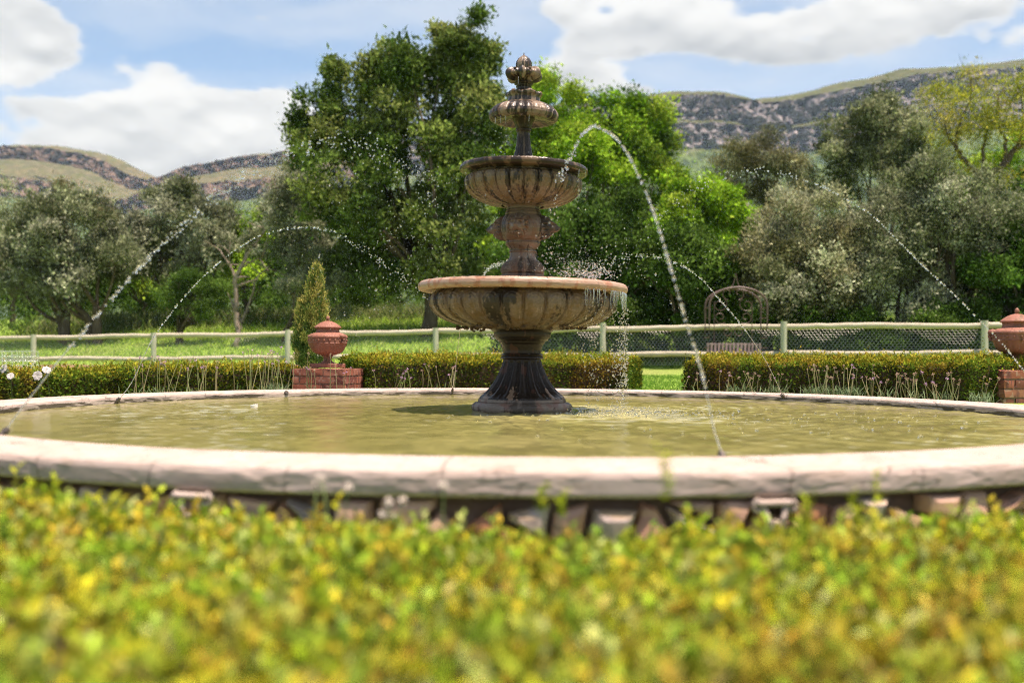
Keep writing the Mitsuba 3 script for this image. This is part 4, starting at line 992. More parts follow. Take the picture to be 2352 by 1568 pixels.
def bud(TH, R, Z, U): return R * (1 + .055 * np.exp(-((np.abs(np.sin(TH * 2.5)) - .0) / .16) ** 2) - .05 * np.exp(-((np.abs(np.sin(TH * 2.5)) - .32) / .1) ** 2)), Z


put(f'{fo}__bud', revolve(prof_px([(.6, 119.5), (1.6, 121), (1.2, 123), (3, 125), (7, 128), (12, 132), (15.5, 137), (18, 143), (18.5, 149), (17.5, 156), (15, 164), (12, 175)]), 160, 50, bud, (FX, FY)), 'mat_f_top', smooth=True)

# ------------------------------------------------------------------ brick pedestals and urns
rb = np.random.default_rng(12)


def brick_box(sx, sy, sz):
    m = trimesh.creation.box((sx, sy, sz)).subdivide(); v = np.array(m.vertices); h = np.array([sx, sy, sz]) / 2
    corner = (np.abs(v) > h * .98).sum(1)
    v = v * (1 - .028 * (corner >= 2)[:, None]) + rb.normal(0, .0022, v.shape); return v, np.array(m.faces)


def pedestal(px, py_top, Y, width, turn, courses, L, label):
    key = thing('brick_pedestal', label, 'pedestal'); c = at(px, py_top, Y); H = .085; g = width / 2
    c[1] += g * .8
    put(f'{key}__mortar', (lambda m: (rotz(m[0], turn) + [c[0], c[1], c[2] - courses * H / 2 - .008], m[1]))(box(0, 0, 0, width - .024, width - .024, courses * H)), 'mat_mortar')
    for k in range(courses):
        z = c[2] - H * (k + .5)
        for s in range(4):
            x = -g + (0 if (k + s) % 2 == 0 else .0); first = (L * .5 if (k + s) % 2 else L)
            xs_ = [-g]; nxt = -g + first - .006
            while nxt < g - .05: xs_.append(nxt); nxt += L
            xs_.append(g)
            if len(xs_) > 2 and xs_[-1] - xs_[-2] < .05: xs_.pop(-2)
            for x0, x1 in zip(xs_[:-1], xs_[1:]):
                x0c, x1c = x0 + (.006 if x0 > -g + .001 else 0.0), x1 - (.006 if x1 < g - .001 else (.108 if True else 0))
                if x1 >= g - .001: x1c = x1 - .104
                if x1c - x0c < .02: continue
                v, f = brick_box(x1c - x0c, .10, H - .013)
                v = v + [(x0c + x1c) / 2, -g + .05 + rb.normal(0, .002), 0]; v = rotz(v, s * math.pi / 2)
                put(f'{key}__brick', (rotz(v, turn) + [c[0], c[1], z], f), f'mat_brick_{rb.integers(3)}', smooth=30)
    put(f'{key}__top_bed', (lambda m: (rotz(m[0], turn) + [c[0], c[1], c[2] - .012], m[1]))(box(0, 0, 0, width - .19, width - .19, .016)), 'mat_brick_1')
    return c


def urn(c, s, label, turn=0.0):
    key = thing('urn', label, 'urn'); X, Y, z0 = c[0], c[1], c[2]
    k = s
    pf = lambda pts: [(r * k, z0 + (844.5 - y) * k) for r, y in pts]
    v, f = box(0, 0, 0, 62 * k, 62 * k, 9.5 * k, .006); put(f'{key}__plinth', (rotz(v, turn) + [X, Y, z0 + 4.9 * k], f), 'mat_terracotta', smooth=30)
    nz = lambda TH, R, Z: .0025 * (meshkit.fbm(np.stack([np.sin(TH) * R * 40, np.cos(TH) * R * 40, Z * 40 + X], -1), 2, 3) - .5)

    def body(TH, R, Z, U):
        low = np.clip((z0 + 50 * k - Z) / (8 * k), 0, 1) * np.clip((Z - z0 - 26 * k) / (6 * k), 0, 1)
        return R + k * 1.2 * low * (np.abs(np.sin(TH * 9)) - .5) + nz(TH, R, Z), Z
    put(f'{key}__body', revolve(pf([(27, 764), (31, 765), (38, 767.5), (43.5, 770.5), (45.5, 773), (45.8, 775.5), (44.2, 777), (43.8, 783), (43.6, 787.5), (44.6, 788.5), (43, 791), (41.5, 795), (39.5, 799), (36.5, 804.5), (32.5, 809.5), (24, 813.5), (15, 816), (11, 819), (9.3, 823), (9.2, 827), (11, 830), (15, 832.5), (20, 834), (20.5, 835.5)]), 200, 80, body, (X, Y)), 'mat_terracotta', smooth=40)
    for q in range(22):
        a = 2 * np.pi * q / 22; p = np.array([X + 44 * k * math.sin(a), Y - 44 * k * math.cos(a), z0 + (844.5 - 782) * k])
        put(f'{key}__rosette', blob(p, np.array([2.4, 2.4, 2.8]) * k, 1), 'mat_terracotta', smooth=True)
    put(f'{key}__neck', revolve(pf([(26, 754), (25.2, 757), (25.2, 760), (26.5, 763), (27.5, 765.5)]), 160, 12, lambda TH, R, Z, U: (R + k * .7 * np.sin(TH * 40 + (Z - z0) / k * .5), Z), (X, Y)), 'mat_terracotta', smooth=True)
    lid = put(f'{key}__lid', revolve(pf([(4, 737.5), (9.6, 738.5), (16, 741), (22.5, 745), (24.5, 746.5), (27, 748.5), (30, 751), (30.6, 753), (29, 754.5), (25, 755)]), 160, 36, lambda TH, R, Z, U: (R + nz(TH, R, Z), Z), (X, Y)), 'mat_terracotta', smooth=40)
    put(f'{lid}__knob', revolve(pf([(.4, 725.5), (2, 726.5), (3.8, 729), (4.5, 732), (4, 735), (2.8, 737), (4, 738.5)]), 60, 20, None, (X, Y)), 'mat_terracotta', smooth=40)
    for a in (math.radians(58), math.radians(238)):
        acc = Acc(); u = np.array([math.sin(a), -math.cos(a), 0])
        acc.add(*blob(np.array([X, Y, z0 + 71 * k]) + u * 43 * k, np.array([9, 9, 7]) * k, 2)); acc.add(*blob(np.array([X, Y, z0 + 57 * k]) + u * 45 * k, np.array([5.5, 5.5, 2.6]) * k, 2))
        acc.add(*tube(spline([np.array([X, Y, z0 + 74 * k]) + u * 40 * k, np.array([X, Y, z0 + 68 * k]) + u * 49 * k, np.array([X, Y, z0 + 58 * k]) + u * 46 * k], 9), 3.2 * k, 7))
        put(f'{key}__handle', acc.mesh(), 'mat_terracotta', smooth=True)


cL = pedestal(747, 845.5, 10.75, .60, math.radians(-14), 4, .183, 'low square brick pedestal under the left urn')
urn(cL + [-.02, 0, .004], 1 / 208.0, 'lidded terracotta urn left of the fountain, in front of the golden conifer', math.radians(-14))
cR = pedestal(2372, 849.5, 9.1, .80, math.radians(9), 5, .232, 'brick pedestal under the right urn, cut by the right frame edge')
urn(cR + [.02, 0, .004], 1 / 205.0, 'lidded terracotta urn cut by the right frame edge', math.radians(9))

# golden conifer behind the left urn
cp = thing('conifer', 'small golden green conifer with pointed top behind the left urn', 'conifer')
rc = np.random.default_rng(77); cb = at(712, 845, 12.0); s = 12.0 / F_PX; V = []
cen, cax, ccol = [], [], []
for k in range(640):
    t = rc.random() ** .8; big = rc.random() < .72                      # two leaders: a tall one and a lower left one
    y = 845 - t * (228 if big else 150); w = (44 if big else 30) * (1 - t) ** .62 * min(1, .62 + t * 2.2) + 2.5
    a = rc.uniform(0, 2 * np.pi); q = rc.uniform(.5, 1.0); lx = (714 + 12 * t) if big else (700 - 6 * t)
    p = np.array([(lx - CX) * s + w * s * q * math.cos(a), 12.0 + w * s * q * math.sin(a), at(712, y, 12.0)[2]])
    cen.append(p); cax.append([.5 * math.cos(a), .5 * math.sin(a), 1.0])
    gold = .12 + .42 * min(1, t * 2); ccol.append([(.48, .43, .13), (.32, .35, .09), (.10, .17, .04)][rc.choice(3, p=[gold * .6, gold * .4 + .1, 1 - gold - .1])])
cen, cax, ccol = map(np.array, (cen, cax, ccol))
k = np.repeat(np.arange(640), 44); m = len(k)
pos = cen[k] + rc.normal(size=(m, 3)) * [.018, .018, .034]
v, f, c = leaves(pos, unit(cax[k] + rc.normal(size=(m, 3)) * .35), rdir(m, rc), .030 * np.exp(rc.normal(0, .25, m)), .010, ccol[k] * np.exp(rc.normal(0, .25, (m, 1))))
put(f'{cp}__crown', (v, f), 'mat_leaf', color=c)
put(f'{cp}__trunk', tube([[cb[0], 12.0, ground_z(cb[0], 12.0) - .1], [cb[0] + .08, 12.0, cb[2] + .9]], [.03, .008], 8), 'mat_bark', smooth=True)

# ------------------------------------------------------------------ hedges
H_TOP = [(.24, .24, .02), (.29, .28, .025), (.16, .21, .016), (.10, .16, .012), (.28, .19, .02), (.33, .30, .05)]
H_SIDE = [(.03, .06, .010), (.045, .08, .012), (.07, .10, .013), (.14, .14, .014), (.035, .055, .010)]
H_GREEN = [(.40, .42, .022), (.23, .36, .022), (.47, .42, .03), (.28, .41, .06), (.42, .33, .035), (.15, .24, .02), (.40, .45, .17), (.31, .21, .035), (.18, .30, .03)]


def hedge(label, r0, r1, a0, a1, ztop, zbot, leaf, dens, top_cols, seed, bump=.03, shoots=260, sl=.05, center=(PCX, PCY), sides=(True, True, True, True), gl=.5):
    r = np.random.default_rng(seed); key = thing('hedge', label, 'hedge')
    A0, A1 = math.radians(a0), math.radians(a1)
    zt = lambda x, y: ztop(x, y) + bump * 1.4 * (meshkit.fbm(np.stack([x * 2.1, y * 2.1, x * 0 + seed], -1), 3) - .5) + bump * .9 * (meshkit.noise(np.stack([x * 11, y * 11, x * 0 + seed], -1)) - .5)
    W = lambda rr, a: (center[0] + rr * np.sin(a), center[1] + rr * np.cos(a))
    inset = .035; na, nr = 60, 10
    # woody core
    rr = np.linspace(r0 + inset, r1 - inset, nr); aa = np.linspace(A0 + inset / r0, A1 - inset / r0, na); AA, RR = np.meshgrid(aa, rr); x, y = W(RR, AA)
    top = np.stack([x, y, zt(x, y) - inset], -1); bot = np.stack([x, y, zbot(x, y)], -1)
    i, j = np.meshgrid(np.arange(nr - 1), np.arange(na - 1), indexing='ij'); q = np.stack([i * na + j, (i + 1) * na + j, (i + 1) * na + j + 1, i * na + j + 1], -1).reshape(-1, 4)
    acc = Acc(); acc.add(top.reshape(-1, 3), q)
    for e in (np.s_[0, :], np.s_[-1, :], np.s_[:, 0], np.s_[:, -1]):
        a_, b_ = top[e], bot[e]; mm = len(a_); kq = np.arange(mm - 1); acc.add(np.vstack([a_, b_]), np.stack([kq, kq + 1, kq + 1 + mm, kq + mm], 1))
    put(f'{key}__branches', acc.mesh(), 'mat_core')
    C, AX, NR, COL, LN = [], [], [], [], []

    def scatter(n, fr, nfun, cols, spread):
        x, y, z = fr(n); C.append(np.stack([x, y, z], -1)); nn = nfun(x, y); AX.append(unit(nn * .5 + r.normal(size=(n, 3)) * .8 + [0, 0, .45])); NR.append(unit(nn + r.normal(size=(n, 3)) * .6 + [0, 0, .2])); COL.append(palette(n, cols, r, spread)); LN.append(leaf * np.exp(r.normal(0, .22, n)))

    def on_top(n):
        rr = np.sqrt(r.uniform(r0 ** 2, r1 ** 2, n)); a = r.uniform(A0, A1, n); x, y = W(rr, a)
        e = np.minimum(np.minimum(rr - r0, r1 - rr), np.minimum(a - A0, A1 - a) * rr); z = zt(x, y) - .05 * np.exp(-e / .03) - r.random(n) ** 2 * .05 + .008
        return x, y, z
    area = (r1 ** 2 - r0 ** 2) / 2 * (A1 - A0)
    scatter(int(area * dens), on_top, lambda x, y: np.tile([0, 0, 1.0], (len(x), 1)), top_cols, .28)

    def on_side(which):
        def fr(n):
            if which < 2:
                a = r.uniform(A0, A1, n); rr = np.full(n, (r0, r1)[which]) + (1, -1)[which] * r.random(n) ** 2 * .05
            else:
                rr = r.uniform(r0, r1, n); a = np.full(n, (A0, A1)[which - 2]) + (1, -1)[which - 2] * r.random(n) ** 2 * .05 / r0
            x, y = W(rr, a); x = x + r.normal(0, .008, n); y = y + r.normal(0, .008, n); t = r.random(n); zb = zbot(x, y)
            return x, y, zb + (zt(x, y) - .01 - zb) * t
        def nf(x, y):
            a = np.arctan2(x - center[0], y - center[1])
            if which < 2: return np.stack([np.sin(a), np.cos(a), a * 0], -1) * (-1, 1)[which]
            return np.stack([np.cos(a), -np.sin(a), a * 0], -1) * (-1, 1)[which - 2]
        return fr, nf
    hh = .38
    for w in range(4):
        if not sides[w]: continue
        ar = ((r0, r1)[w] * (A1 - A0) if w < 2 else (r1 - r0)) * hh
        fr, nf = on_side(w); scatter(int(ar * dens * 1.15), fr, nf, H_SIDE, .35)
    # young shoots standing up from the clipped top
    ns = int(area * shoots); x, y, z = on_top(ns); per = 7; k = np.repeat(np.arange(ns), per); m = len(k); hgt = (sl * np.exp(r.normal(0, .35, ns)))[k] * np.tile(np.linspace(.15, 1, per), ns)
    lean = r.normal(0, .18, (ns, 2))[k]
    C.append(np.stack([x[k] + lean[:, 0] * hgt, y[k] + lean[:, 1] * hgt, z[k] + hgt], -1)); an = r.uniform(0, 2 * np.pi, m)
    AX.append(np.stack([np.cos(an), np.sin(an), np.full(m, .9)], -1)); NR.append(np.stack([-np.cos(an) * .6, -np.sin(an) * .6, np.full(m, 1.0)], -1) + r.normal(size=(m, 3)) * .3)
    COL.append(palette(ns, top_cols, r, .25)[k] * np.exp(r.normal(0, .15, (m, 1)))); LN.append(leaf * np.exp(r.normal(-.1, .2, m)))
    C, COL = np.vstack(C), np.vstack(COL)
    g = (sstep(.46, .60, meshkit.fbm(C * [3.2, 3.2, 1.0] + seed, 3)) * r.random(len(C)))[:, None]; o = (sstep(.54, .66, meshkit.fbm(C * [2.6, 2.6, 1.0] + 40 + seed, 3)) * r.random(len(C)))[:, None]   # bushes of greener and of redder growth
    COL = COL * (1 - .75 * g) + np.array([.13, .25, .03]) * .75 * g; COL = COL * (1 - .6 * o) + np.array([.36, .20, .04]) * .6 * o
    v, f, c = leaves(C, np.vstack(AX), np.vstack(NR), np.concatenate(LN), np.concatenate(LN) * gl, COL)
    put(f'{key}__foliage', (v, f), 'mat_gloss_leaf', color=c)
    return key


gz = lambda x, y: ground_z(x, y) - .05
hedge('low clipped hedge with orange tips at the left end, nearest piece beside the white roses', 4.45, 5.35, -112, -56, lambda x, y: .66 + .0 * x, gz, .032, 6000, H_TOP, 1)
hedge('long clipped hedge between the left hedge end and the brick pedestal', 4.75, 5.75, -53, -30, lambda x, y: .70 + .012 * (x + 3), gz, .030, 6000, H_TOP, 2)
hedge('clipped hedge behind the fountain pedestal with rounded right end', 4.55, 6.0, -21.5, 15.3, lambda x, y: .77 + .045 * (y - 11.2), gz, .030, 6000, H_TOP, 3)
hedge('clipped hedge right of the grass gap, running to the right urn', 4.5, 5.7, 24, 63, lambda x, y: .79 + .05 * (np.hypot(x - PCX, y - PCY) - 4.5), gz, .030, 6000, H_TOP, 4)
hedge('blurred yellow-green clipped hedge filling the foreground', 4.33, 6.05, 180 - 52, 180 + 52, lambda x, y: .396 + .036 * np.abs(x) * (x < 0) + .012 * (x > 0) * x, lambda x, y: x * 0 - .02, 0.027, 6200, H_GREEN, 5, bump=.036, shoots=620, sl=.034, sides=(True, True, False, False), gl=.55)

# tall sprigs standing above the front hedge
rs2 = np.random.default_rng(91)


def sprig(px, py0, py1, Y, key, n=14):
    a, b = at(px, py0, Y), at(px + rs2.normal(0, 6), py1, Y); ax = spline([a, (a + b) / 2 + rs2.normal(size=3) * .008, b], 10)
    c = ax[np.linspace(2, 9, n).astype(int)]; an = rs2.uniform(0, 2 * np.pi, n)
    v, f, col = leaves(c, np.stack([np.cos(an), np.sin(an), np.full(n, .9)], -1), np.stack([-np.cos(an) * .5, -np.sin(an) * .5, np.full(n, 1.0)], -1), .028, .014, palette(n, [(.25, .33, .02), (.32, .36, .03)], rs2, .15))
    put(f'hedge_004__sprig', (v, f), 'mat_gloss_leaf', color=col)


for px, p0, p1, Y in ((2005, 1230, 1095, 2.15), (1960, 1230, 1135, 2.1), (1520, 1180, 1035, 1.9), (1250, 1200, 1120, 2.2), (1300, 1210, 1130, 2.2), (1860, 1240, 1140, 2.0), (60, 1190, 1110, 2.4), (130, 1180, 1100, 2.5)):
    sprig(px, p0, p1, Y, None)


# ------------------------------------------------------------------ plants in the bed
def garlic(px, Y, n_stem, spread, hmin, hmax, nleaf, label, seed, dry=.4):
    r = np.random.default_rng(seed); key = thing('flowering_plant', label, 'plant', None)
    bx = at(px, 880, Y)[0]; g = float(ground_z(bx, Y))
    if nleaf:
        n = nleaf; b = np.stack([bx + r.normal(0, spread * .8, n), Y + r.normal(0, .06, n), np.full(n, g)], -1); an = r.uniform(0, 2 * np.pi, n); h = r.uniform(.07, .15, n); out = r.uniform(.03, .12, n)
        d = np.stack([np.cos(an), np.sin(an) * .6, an * 0], -1); s = np.stack([-np.sin(an), np.cos(an), an * 0], -1) * .004
        p1 = b + d * out[:, None] * .3 + np.stack([an * 0, an * 0, h * .6], -1); p2 = b + d * out[:, None] + np.stack([an * 0, an * 0, h], -1)
        v = np.stack([b - s, b + s, p1 - s, p1 + s, p2], 1).reshape(-1, 3); k = np.arange(n)[:, None] * 5
        put(f'{key}__leaves', (v, np.vstack([k + [0, 1, 3], k + [0, 3, 2], k + [2, 3, 4]])), 'mat_leaf', color=np.repeat(palette(n, [(.16, .24, .12), (.22, .30, .17), (.12, .19, .08)], r), 5, axis=0))
    for _ in range(n_stem):
        b = np.array([bx + r.normal(0, spread), Y + r.normal(0, .06), g]); h = r.uniform(hmin, hmax); t = b + [r.normal(0, .05), r.normal(0, .04), h]
        c = spline([b, (b + t) / 2 + r.normal(size=3) * .008, t], 6); sv, sf = tube(c, np.linspace(.0036, .0026, 6), 4); put(f'{key}__stem', (sv, sf), 'mat_matte', color=np.tile(np.clip(palette(1, [(.20, .24, .10), (.30, .28, .15)], r), 0, 1), (len(sv), 1)))
        n = r.integers(7, 13); col = [(.46, .30, .50), (.56, .40, .52)] if r.random() > dry else [(.42, .33, .24), (.50, .36, .32), (.36, .28, .17)]
        d = unit(r.normal(size=(n, 3)) + [0, 0, .8])
        v, f, cc = leaves(np.tile(t, (n, 1)) + d * .004, d, rdir(n, r), r.uniform(.011, .020), .008, palette(n, col, r, .2)); put(f'{key}__flower_head', (v, f), 'mat_leaf', color=cc)


def bed_y(px, r=4.2):
    k = (px - CX) / F_PX; a, b, c = 1 + k * k, -2 * (PCX * k + PCY), PCX ** 2 + PCY ** 2 - r * r; return (-b + math.sqrt(b * b - 4 * a * c)) / (2 * a)


GP = [(345, 9, .14, .30, .42, 30, 'clump of lilac flower stems furthest left in front of the long left hedge'), (410, 8, .12, .28, .40, 20, 'thin flower stems in the middle of the long left hedge'), (490, 7, .12, .28, .42, 0, 'sparse flower stems without leaves before the left hedge'),
      (575, 8, .10, .36, .50, 20, 'tall lilac flower stems left of the leafy clump at the left pedestal'), (630, 14, .08, .34, .52, 130, 'leafy clump with lilac flowers beside the left brick pedestal'), (720, 7, .10, .26, .46, 6, 'tall flower stems in front of the left brick pedestal'), (790, 5, .07, .20, .30, 0, 'short flower stems at the right corner of the left pedestal'),
      (930, 9, .16, .16, .30, 0, 'small lilac flowers left of the rear water jet'), (1030, 9, .10, .20, .36, 6, 'lilac flower stems just behind the rear nozzle'),
      (1600, 5, .10, .20, .30, 6, 'short dry stems at the left end of the right hedge'), (1700, 9, .10, .24, .34, 60, 'dry flower stems left of the right rear nozzle'), (1780, 9, .10, .22, .32, 60, 'leafy stems behind the right rear nozzle'), (1880, 14, .10, .26, .42, 150, 'tall dry flower stems over a pale leaf clump at the right hedge'), (1950, 12, .08, .26, .44, 150, 'tall stems and pale leaves near the middle of the right hedge'),
      (2035, 12, .08, .22, .34, 30, 'even row of dry flower stems before the right hedge'), (2100, 11, .08, .22, .34, 20, 'second row of dry flower stems before the right hedge'), (2160, 16, .08, .22, .36, 30, 'dense pale flower stems left of the right pedestal'), (2255, 4, .05, .26, .36, 90, 'leafy clump with lilac flower at the right pedestal')]
for q, (px, ns, sp, h0, h1, nl, lab) in enumerate(GP): garlic(px, bed_y(px), ns, sp, h0 * (.95 if px < 1200 else .74), h1 * (.95 if px < 1200 else .78), nl, lab, 200 + q, dry=.35 if px < 1200 else .86)


# ------------------------------------------------------------------ white roses at the left
def rose(px, py, Y, size, label, seed, face=(.2, -1, .25)):
    r = np.random.default_rng(seed); key = thing('white_rose', label, 'flower'); c = at(px, py, Y); acc = Acc(); fdir = unit(np.array(face, float))
    e1 = unit(np.cross(fdir, [0, 0, 1.0])); e2 = np.cross(e1, fdir)
    for ringi, (nn, rad, cup) in enumerate(((4, .30, .95), (5, .55, .7), (6, .85, .4), (7, 1.0, .12))):
        for q in range(nn):
            a = 2 * np.pi * (q + .5 * ringi) / nn + r.normal(0, .1); U, V = np.meshgrid(np.linspace(-1, 1, 7), np.linspace(0, 1, 7))
            w = .62 * rad * np.sqrt(V) * (1 - .25 * V ** 4); rr = rad * V * (1 - cup * .45); hh = .55 * rad * V ** 1.3 * cup + .12 * rad * U * U * (1 - cup) - .12 * (1 - cup) * V + r.normal(0, .02, U.shape)
            px_, py_ = rr * math.cos(a) - U * w * math.sin(a), rr * math.sin(a) + U * w * math.cos(a)
            P = c + size / 2 * (px_[..., None] * e1 + py_[..., None] * e2 + hh[..., None] * fdir)
            i, j = np.meshgrid(np.arange(6), np.arange(6), indexing='ij'); acc.add(P.reshape(-1, 3), np.stack([i * 7 + j, i * 7 + j + 1, (i + 1) * 7 + j + 1, (i + 1) * 7 + j], -1).reshape(-1, 4))
    put(f'{key}__petals', acc.mesh(), 'mat_petal', smooth=True)
    n = 3; d = unit(-fdir * .3 + e1 * r.normal(0, .8, (n, 1)) + e2 * r.normal(-.6, .4, (n, 1)))
    v, f, col = leaves(np.tile(c - fdir * size * .1, (n, 1)), d, rdir(n, r), size * .8, size * .42, palette(n, [(.06, .10, .04), (.10, .14, .07)], r)); put(f'{key}__leaves', (v, f), 'mat_leaf', color=col)
    st = spline([c - fdir * size * .12, c + [0, .02, -.08], c + [r.normal(0, .02), .05, -.22]], 6); put(f'{key}__stalk', tube(st, .004, 5), 'mat_matte', color=np.tile([.08, .13, .05], (len(tube(st, .004, 5)[0]), 1)), smooth=True)


rose(86, 862, 8.15, .078, 'open white rose in front of the left hedge, third from the left edge', 1, (.1, -1, .2)); rose(107, 849, 8.3, .072, 'white rose furthest right, tilted upward above the left hedge', 2, (.5, -.7, .6))
rose(8, 846, 8.2, .08, 'white rose with dark leaf cut by the left frame edge', 3, (-.4, -.9, .4)); rose(24, 863, 8.15, .06, 'small low white rose second from the left edge', 4, (.1, -.9, .5))

# ------------------------------------------------------------------ floating candle, weeds by the wall
ck = thing('floating_candle', 'small round white tea light floating on the pool at the left', 'candle'); cc = at(584, 936, 7.58)
put(f'{ck}__cup', revolve([(.001, WATER + .016), (.026, WATER + .016), (.028, WATER + .019), (.029, WATER + .018), (.027, WATER - .004), (.001, WATER - .006)], 40, 12, None, (cc[0], cc[1]), (.0, -.10, WATER)), 'mat_wax', smooth=40)
put(f'{ck}__wick', tube([[cc[0], cc[1], WATER + .015], [cc[0] + .001, cc[1], WATER + .026]], .001, 5), 'mat_nozzle')


def weed(px, py0, py1, Y, heads, label, seed):
    r = np.random.default_rng(seed); key = thing('white_wildflower', label, 'flower'); a, b = at(px, py0, Y), at(px, py1, Y)
    st, hd = Acc(), Acc()
    for hx, hy in heads:
        t = at(hx, hy, Y); st.add(*tube(spline([a, (a + t) / 2 + r.normal(size=3) * .01, t], 8), .0022, 5), (.16, .22, .08))
        n = 34; d = rdir(n, r); v, f, c = leaves(np.tile(t, (n, 1)), d, rdir(n, r), .013, .009, palette(n, [(.78, .70, .64), (.80, .76, .70)], r, .08)); hd.add(v, f, c)
    put(f'{key}__stem', st.mesh(), 'mat_matte', color=st.col()); put(f'{key}__flower', hd.mesh(), 'mat_leaf', color=hd.col())


weed(1010, 1260, 1112, 2.45, [(1018, 1112)], 'single white wildflower in front of the coping near the centre', 1); weed(905, 1300, 1150, 2.4, [(893, 1152), (925, 1148), (905, 1188), (880, 1178)], 'cluster of white wildflowers against the stone wall', 2)
weed(735, 1300, 1110, 2.4, [(737, 1098), (728, 1112)], 'pale budding weed stalk against the coping at the left', 3); weed(800, 1290, 1120, 2.45, [(800, 1118)], 'faint thin weed stalk between the bud stalk and white wildflowers', 4)

# ------------------------------------------------------------------ nozzles and water jets
rj = np.random.default_rng(55)
ICO1 = trimesh.creation.icosphere(subdivisions=1); ICO1 = (np.array(ICO1.vertices), np.array(ICO1.faces))


def drops(c, rad, stretch=None):
    n = len(c); rad = np.broadcast_to(rad, n)
    st = np.ones((n, 3)) + rj.normal(0, .12, (n, 3)) if stretch is None else stretch
    v = (c[:, None] + ICO1[0][None] * (rad[:, None] * st)[:, None]).reshape(-1, 3)
    return v, (ICO1[1][None] + (np.arange(n) * len(ICO1[0]))[:, None, None]).reshape(-1, 3)


def on_plane(px, py, N):
    """where the sight line meets the upright plane through the nozzle and the fountain's axis"""
    d = FWD + (px - CX) / F_PX * RIGHT - (py - CY) / F_PX * UPV; h = np.array([FX - N[0], FY - N[1]]); nrm = np.array([-h[1], h[0]])
    t = ((N[:2] - EYE[:2]) @ nrm) / (d[:2] @ nrm); return EYE + d * t


def jet(nz, pts, label, stream, break_at, nd, rad, scat, seed, nlabel=None, solid=.0026):
    N = np.array(nz, float); P = [N] + [on_plane(x, y, N) for x, y in pts]
    c = spline(P, 400); key = thing('water_jet', label, 'water jet')
    k = int(400 * stream)
    if k > 4:
        t = np.arange(0, k, 2); w = c[t] + rj.normal(0, .0006, (len(t), 3)); put(f'{key}__stream', tube(w, solid * (1 + .25 * np.sin(t * 1.3) + rj.normal(0, .12, len(t))), 7), 'mat_drop', smooth=True)
    u = np.sort(rj.uniform(stream * .93, 1, nd)); s = c[np.clip((u * 399).astype(int), 0, 399)]
    w = np.clip((u - break_at) / (1 - break_at), 0, 1); s = s + rj.normal(size=(nd, 3)) * (scat[0] + (scat[1] - scat[0]) * w[:, None] ** 1.4) * [1, 1, 1]
    v, f = drops(s, .62 * rad * np.exp(rj.normal(0, .25, nd)) * (1 - .25 * w)); kd = put(f'{key}__droplets', (v, f), 'mat_drop', smooth=True); labels[kd] = {'kind': 'stuff'}
    return c


def nozzle(p, to, label, r=.011, L=.05):
    key = thing('nozzle', label, 'nozzle'); p = np.array(p, float); d = unit(np.array(to, float) - p)
    put(f'{key}__pipe', tube([p - d * L * .6, p + d * L * .4], r, 10), 'mat_nozzle', smooth=40); put(f'{key}__collar', tube([p - d * .004, p + d * .010], r * 1.35, 10), 'mat_nozzle', smooth=40)


def rimpt(px, near, dr_=.03, z=RIM - .005):
    k = (px - CX) / F_PX; R = R_IN - dr_; a, b, c = 1 + k * k, -2 * (PCX * k + PCY), PCX ** 2 + PCY ** 2 - R * R
    Y = (-b + (-1 if near else 1) * math.sqrt(b * b - 4 * a * c)) / (2 * a); return np.array([k * Y, Y, z])


N1, N2, N3, N4, N6 = rimpt(1660, True, .01), rimpt(272, False, .05, .468), rimpt(14, True, .0, .51), rimpt(1798, False, .02, .492), rimpt(1040, False, .03, .485)
N5 = np.array([3.44, 6.35, .50]); N7 = rimpt(658, False, .0, .478)
jet(N1, [(1640, 985), (1610, 845), (1575, 735), (1545, 630), (1520, 545), (1495, 470), (1465, 400), (1440, 350), (1415, 318), (1385, 298), (1355, 293), (1335, 310), (1318, 345), (1300, 380), (1283, 420), (1270, 475), (1262, 560), (1260, 640)], 'strongest water jet rising from the near rim to the right of the fountain', .07, .55, 340, .0088, (.0010, .024), 1)
jet(N2, [(300, 882), (350, 780), (400, 710), (450, 652), (500, 605), (550, 568), (600, 540), (650, 527), (700, 522), (750, 528), (800, 553), (860, 590), (910, 625), (950, 655), (985, 690)], 'arching water jet from the dark nozzle at the far left rim', .17, .5, 230, .0088, (.0015, .022), 2)
jet(N3, [(60, 925), (130, 835), (200, 750), (270, 670), (330, 605), (390, 545), (450, 490), (510, 440), (580, 390), (650, 355), (720, 335), (790, 328), (850, 340), (920, 370), (980, 420), (1020, 480)], 'widest scattered water jet from the near left corner of the rim', .14, .25, 440, .0074, (.004, .085), 3)
jet(N4, [(1780, 870), (1755, 822), (1720, 770), (1690, 730), (1650, 685), (1610, 640), (1570, 612), (1530, 595), (1490, 588), (1440, 590), (1400, 605), (1360, 625), (1330, 645)], 'low water jet from the far right rim crossing the arbour', .28, .5, 230, .0090, (.002, .035), 4)
jet(N5, [(2352, 852), (2290, 775), (2230, 715), (2180, 665), (2120, 610), (2060, 550), (2000, 492), (1940, 455), (1880, 425), (1820, 405), (1760, 392), (1700, 395), (1640, 410), (1590, 435), (1540, 475), (1500, 520)], 'long high water jet coming in from the right frame edge', .10, .5, 300, .0078, (.0015, .034), 5)
jet(N6, [(1048, 830), (1056, 765), (1075, 700), (1105, 640), (1130, 612), (1155, 604), (1175, 625)], 'steep water jet from the back rim passing behind the lower bowl', .5, .6, 200, .008, (.004, .02), 6)
nozzle(N1, N1 + [-.05, .12, .16], 'metal nozzle on the near rim under the strongest jet'); nozzle(N2, N2 + [.12, -.02, .16], 'dark wet nozzle at the far left rim', .013, .07); nozzle(N3, N3 + [.1, .1, .14], 'small nozzle at the near left rim')
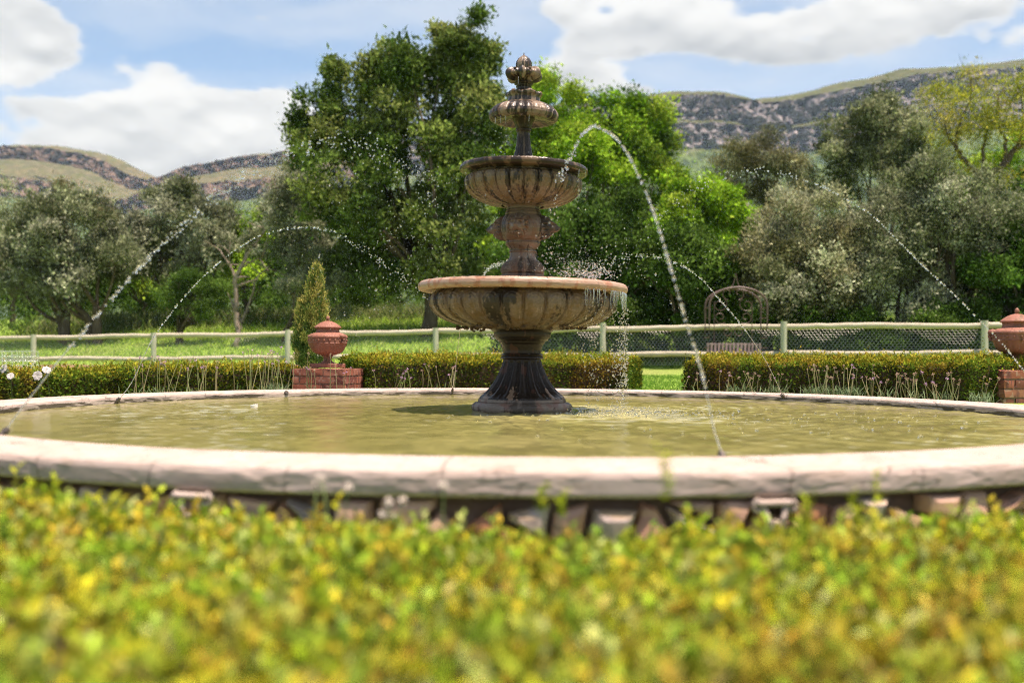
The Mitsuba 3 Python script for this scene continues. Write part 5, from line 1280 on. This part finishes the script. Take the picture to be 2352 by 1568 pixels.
nozzle(N4, N4 + [-.1, -.1, .12], 'pale knobbed nozzle on the far right rim', .014); nozzle(N6, N6 + [.02, -.05, .2], 'dark nozzle at the back rim left of the pedestal', .010, .07); nozzle(N7, N7 + [.1, -.14, .06], 'black pipe socket without a jet at the far rim', .016, .05)

# ------------------------------------------------------------------ splashes, drips, bubbles
acc = Acc()
n = 620; s = np.stack([FX + rj.normal(.36, .20, n), FY - .25 + rj.normal(0, .22, n), zc(640) + np.abs(rj.normal(0, .13, n)) * .9], -1); acc.add(*drops(s, np.exp(rj.normal(math.log(.0022), .4, n))))
n = 240; s = np.stack([FX + rj.normal(.45, .10, n), FY - .35 + rj.normal(0, .12, n), zc(646) + np.abs(rj.normal(0, .05, n))], -1); acc.add(*drops(s, np.exp(rj.normal(math.log(.0038), .3, n))))
n = 700; s = np.stack([rj.uniform(-1.3, 1.5, n), rj.uniform(6.3, 8.0, n), rj.uniform(.9, 2.1, n)], -1); acc.add(*drops(s, np.exp(rj.normal(math.log(.0022), .35, n))))
n = 260; s = np.stack([rj.normal(-.75, .30, n), rj.normal(6.7, .3, n), rj.normal(1.55, .28, n)], -1); acc.add(*drops(s, np.exp(rj.normal(math.log(.0030), .3, n))))
put('water_spray', acc.mesh(), 'mat_drop', smooth=True, label='fine water spray and flying droplets around the fountain bowls', category='water spray', kind='stuff')
acc = Acc()
for a in np.r_[rj.uniform(.55, 1.75, 46), rj.uniform(1.1, 1.65, 30)]:
    R = 236 * K; p = np.array([FX + R * math.sin(a), FY - R * math.cos(a), zc(671) - .014 * math.sin(a)]); L = rj.uniform(.03, .13)
    c = spline([p, p + [rj.normal(0, .004), 0, -L * .5], p + [rj.normal(0, .007), 0, -L]], 9); acc.add(*tube(c, np.linspace(.0034, .0013, 9) * (1 + .3 * rj.random(9)), 6))
    m = rj.integers(6, 17); d = p + np.stack([rj.normal(0, .016, m), rj.normal(0, .016, m), -L - rj.random(m) ** .8 * (.87 - L)], -1); acc.add(*drops(d, np.exp(rj.normal(math.log(.0036), .3, m))))
for a, R, y, n in ((-.75, 76, 279, 9), (-.55, 77, 280, 7), (-1.0, 76, 278, 3), (.15, 77, 281, 2), (.7, 130, 400, 6), (1.0, 146, 400, 16), (1.25, 147, 398, 10), (-.3, 42, 186, 5)):
    p = np.array([FX + R * K * math.sin(a), FY - R * K * math.cos(a), zc(y)]); acc.add(*tube(spline([p, p - [0, 0, .02], p - [0.002, 0, .05]], 6), np.linspace(.003, .0012, 6), 6))
    d = p + np.stack([rj.normal(0, .004, n), rj.normal(0, .004, n), -.05 - np.sort(rj.random(n)) * .24], -1); acc.add(*drops(d, np.exp(rj.normal(math.log(.0038), .25, n))))
put('dripping_water', acc.mesh(), 'mat_drop', smooth=True, label='strings of water dripping from the right side of the lower bowl', category='dripping water', kind='stuff')
n = 900; acc = Acc(); s = np.stack([rj.normal(.80, .30, n), rj.normal(7.0, .26, n), WATER + np.abs(rj.normal(0, .012, n))], -1); acc.add(*drops(s, np.exp(rj.normal(math.log(.0036), .4, n))))
put('splash', acc.mesh(), 'mat_drop', smooth=True, label='splash on the pool where bowl water falls right of the foot', category='water splash', kind='stuff')
acc = Acc(); bub = []
for px, py, n, sx, sy in ((1990, 965, 80, 150, 18), (1500, 985, 18, 120, 30), (1200, 962, 16, 90, 8), (2220, 975, 2, 3, 2), (1700, 960, 24, 120, 14)):
    for _ in range(n):
        x, y = px + rj.normal() * sx, py + rj.normal() * sy; Y = (EYE[2] - WATER) * F_PX / max(y - HOR - ROLL * (x - CX), 50)
        X = (x - CX) / F_PX * Y
        if math.hypot(X - PCX, Y - PCY) < R_IN - .1: bub.append((X, Y, WATER + .002))
bub = np.array(bub); acc.add(*drops(bub, np.exp(rj.normal(math.log(.0062), .35, len(bub)))))
put('bubbles', acc.mesh(), 'mat_drop', smooth=True, label='small clear bubbles floating on the right half of the pool', category='bubbles', kind='stuff')
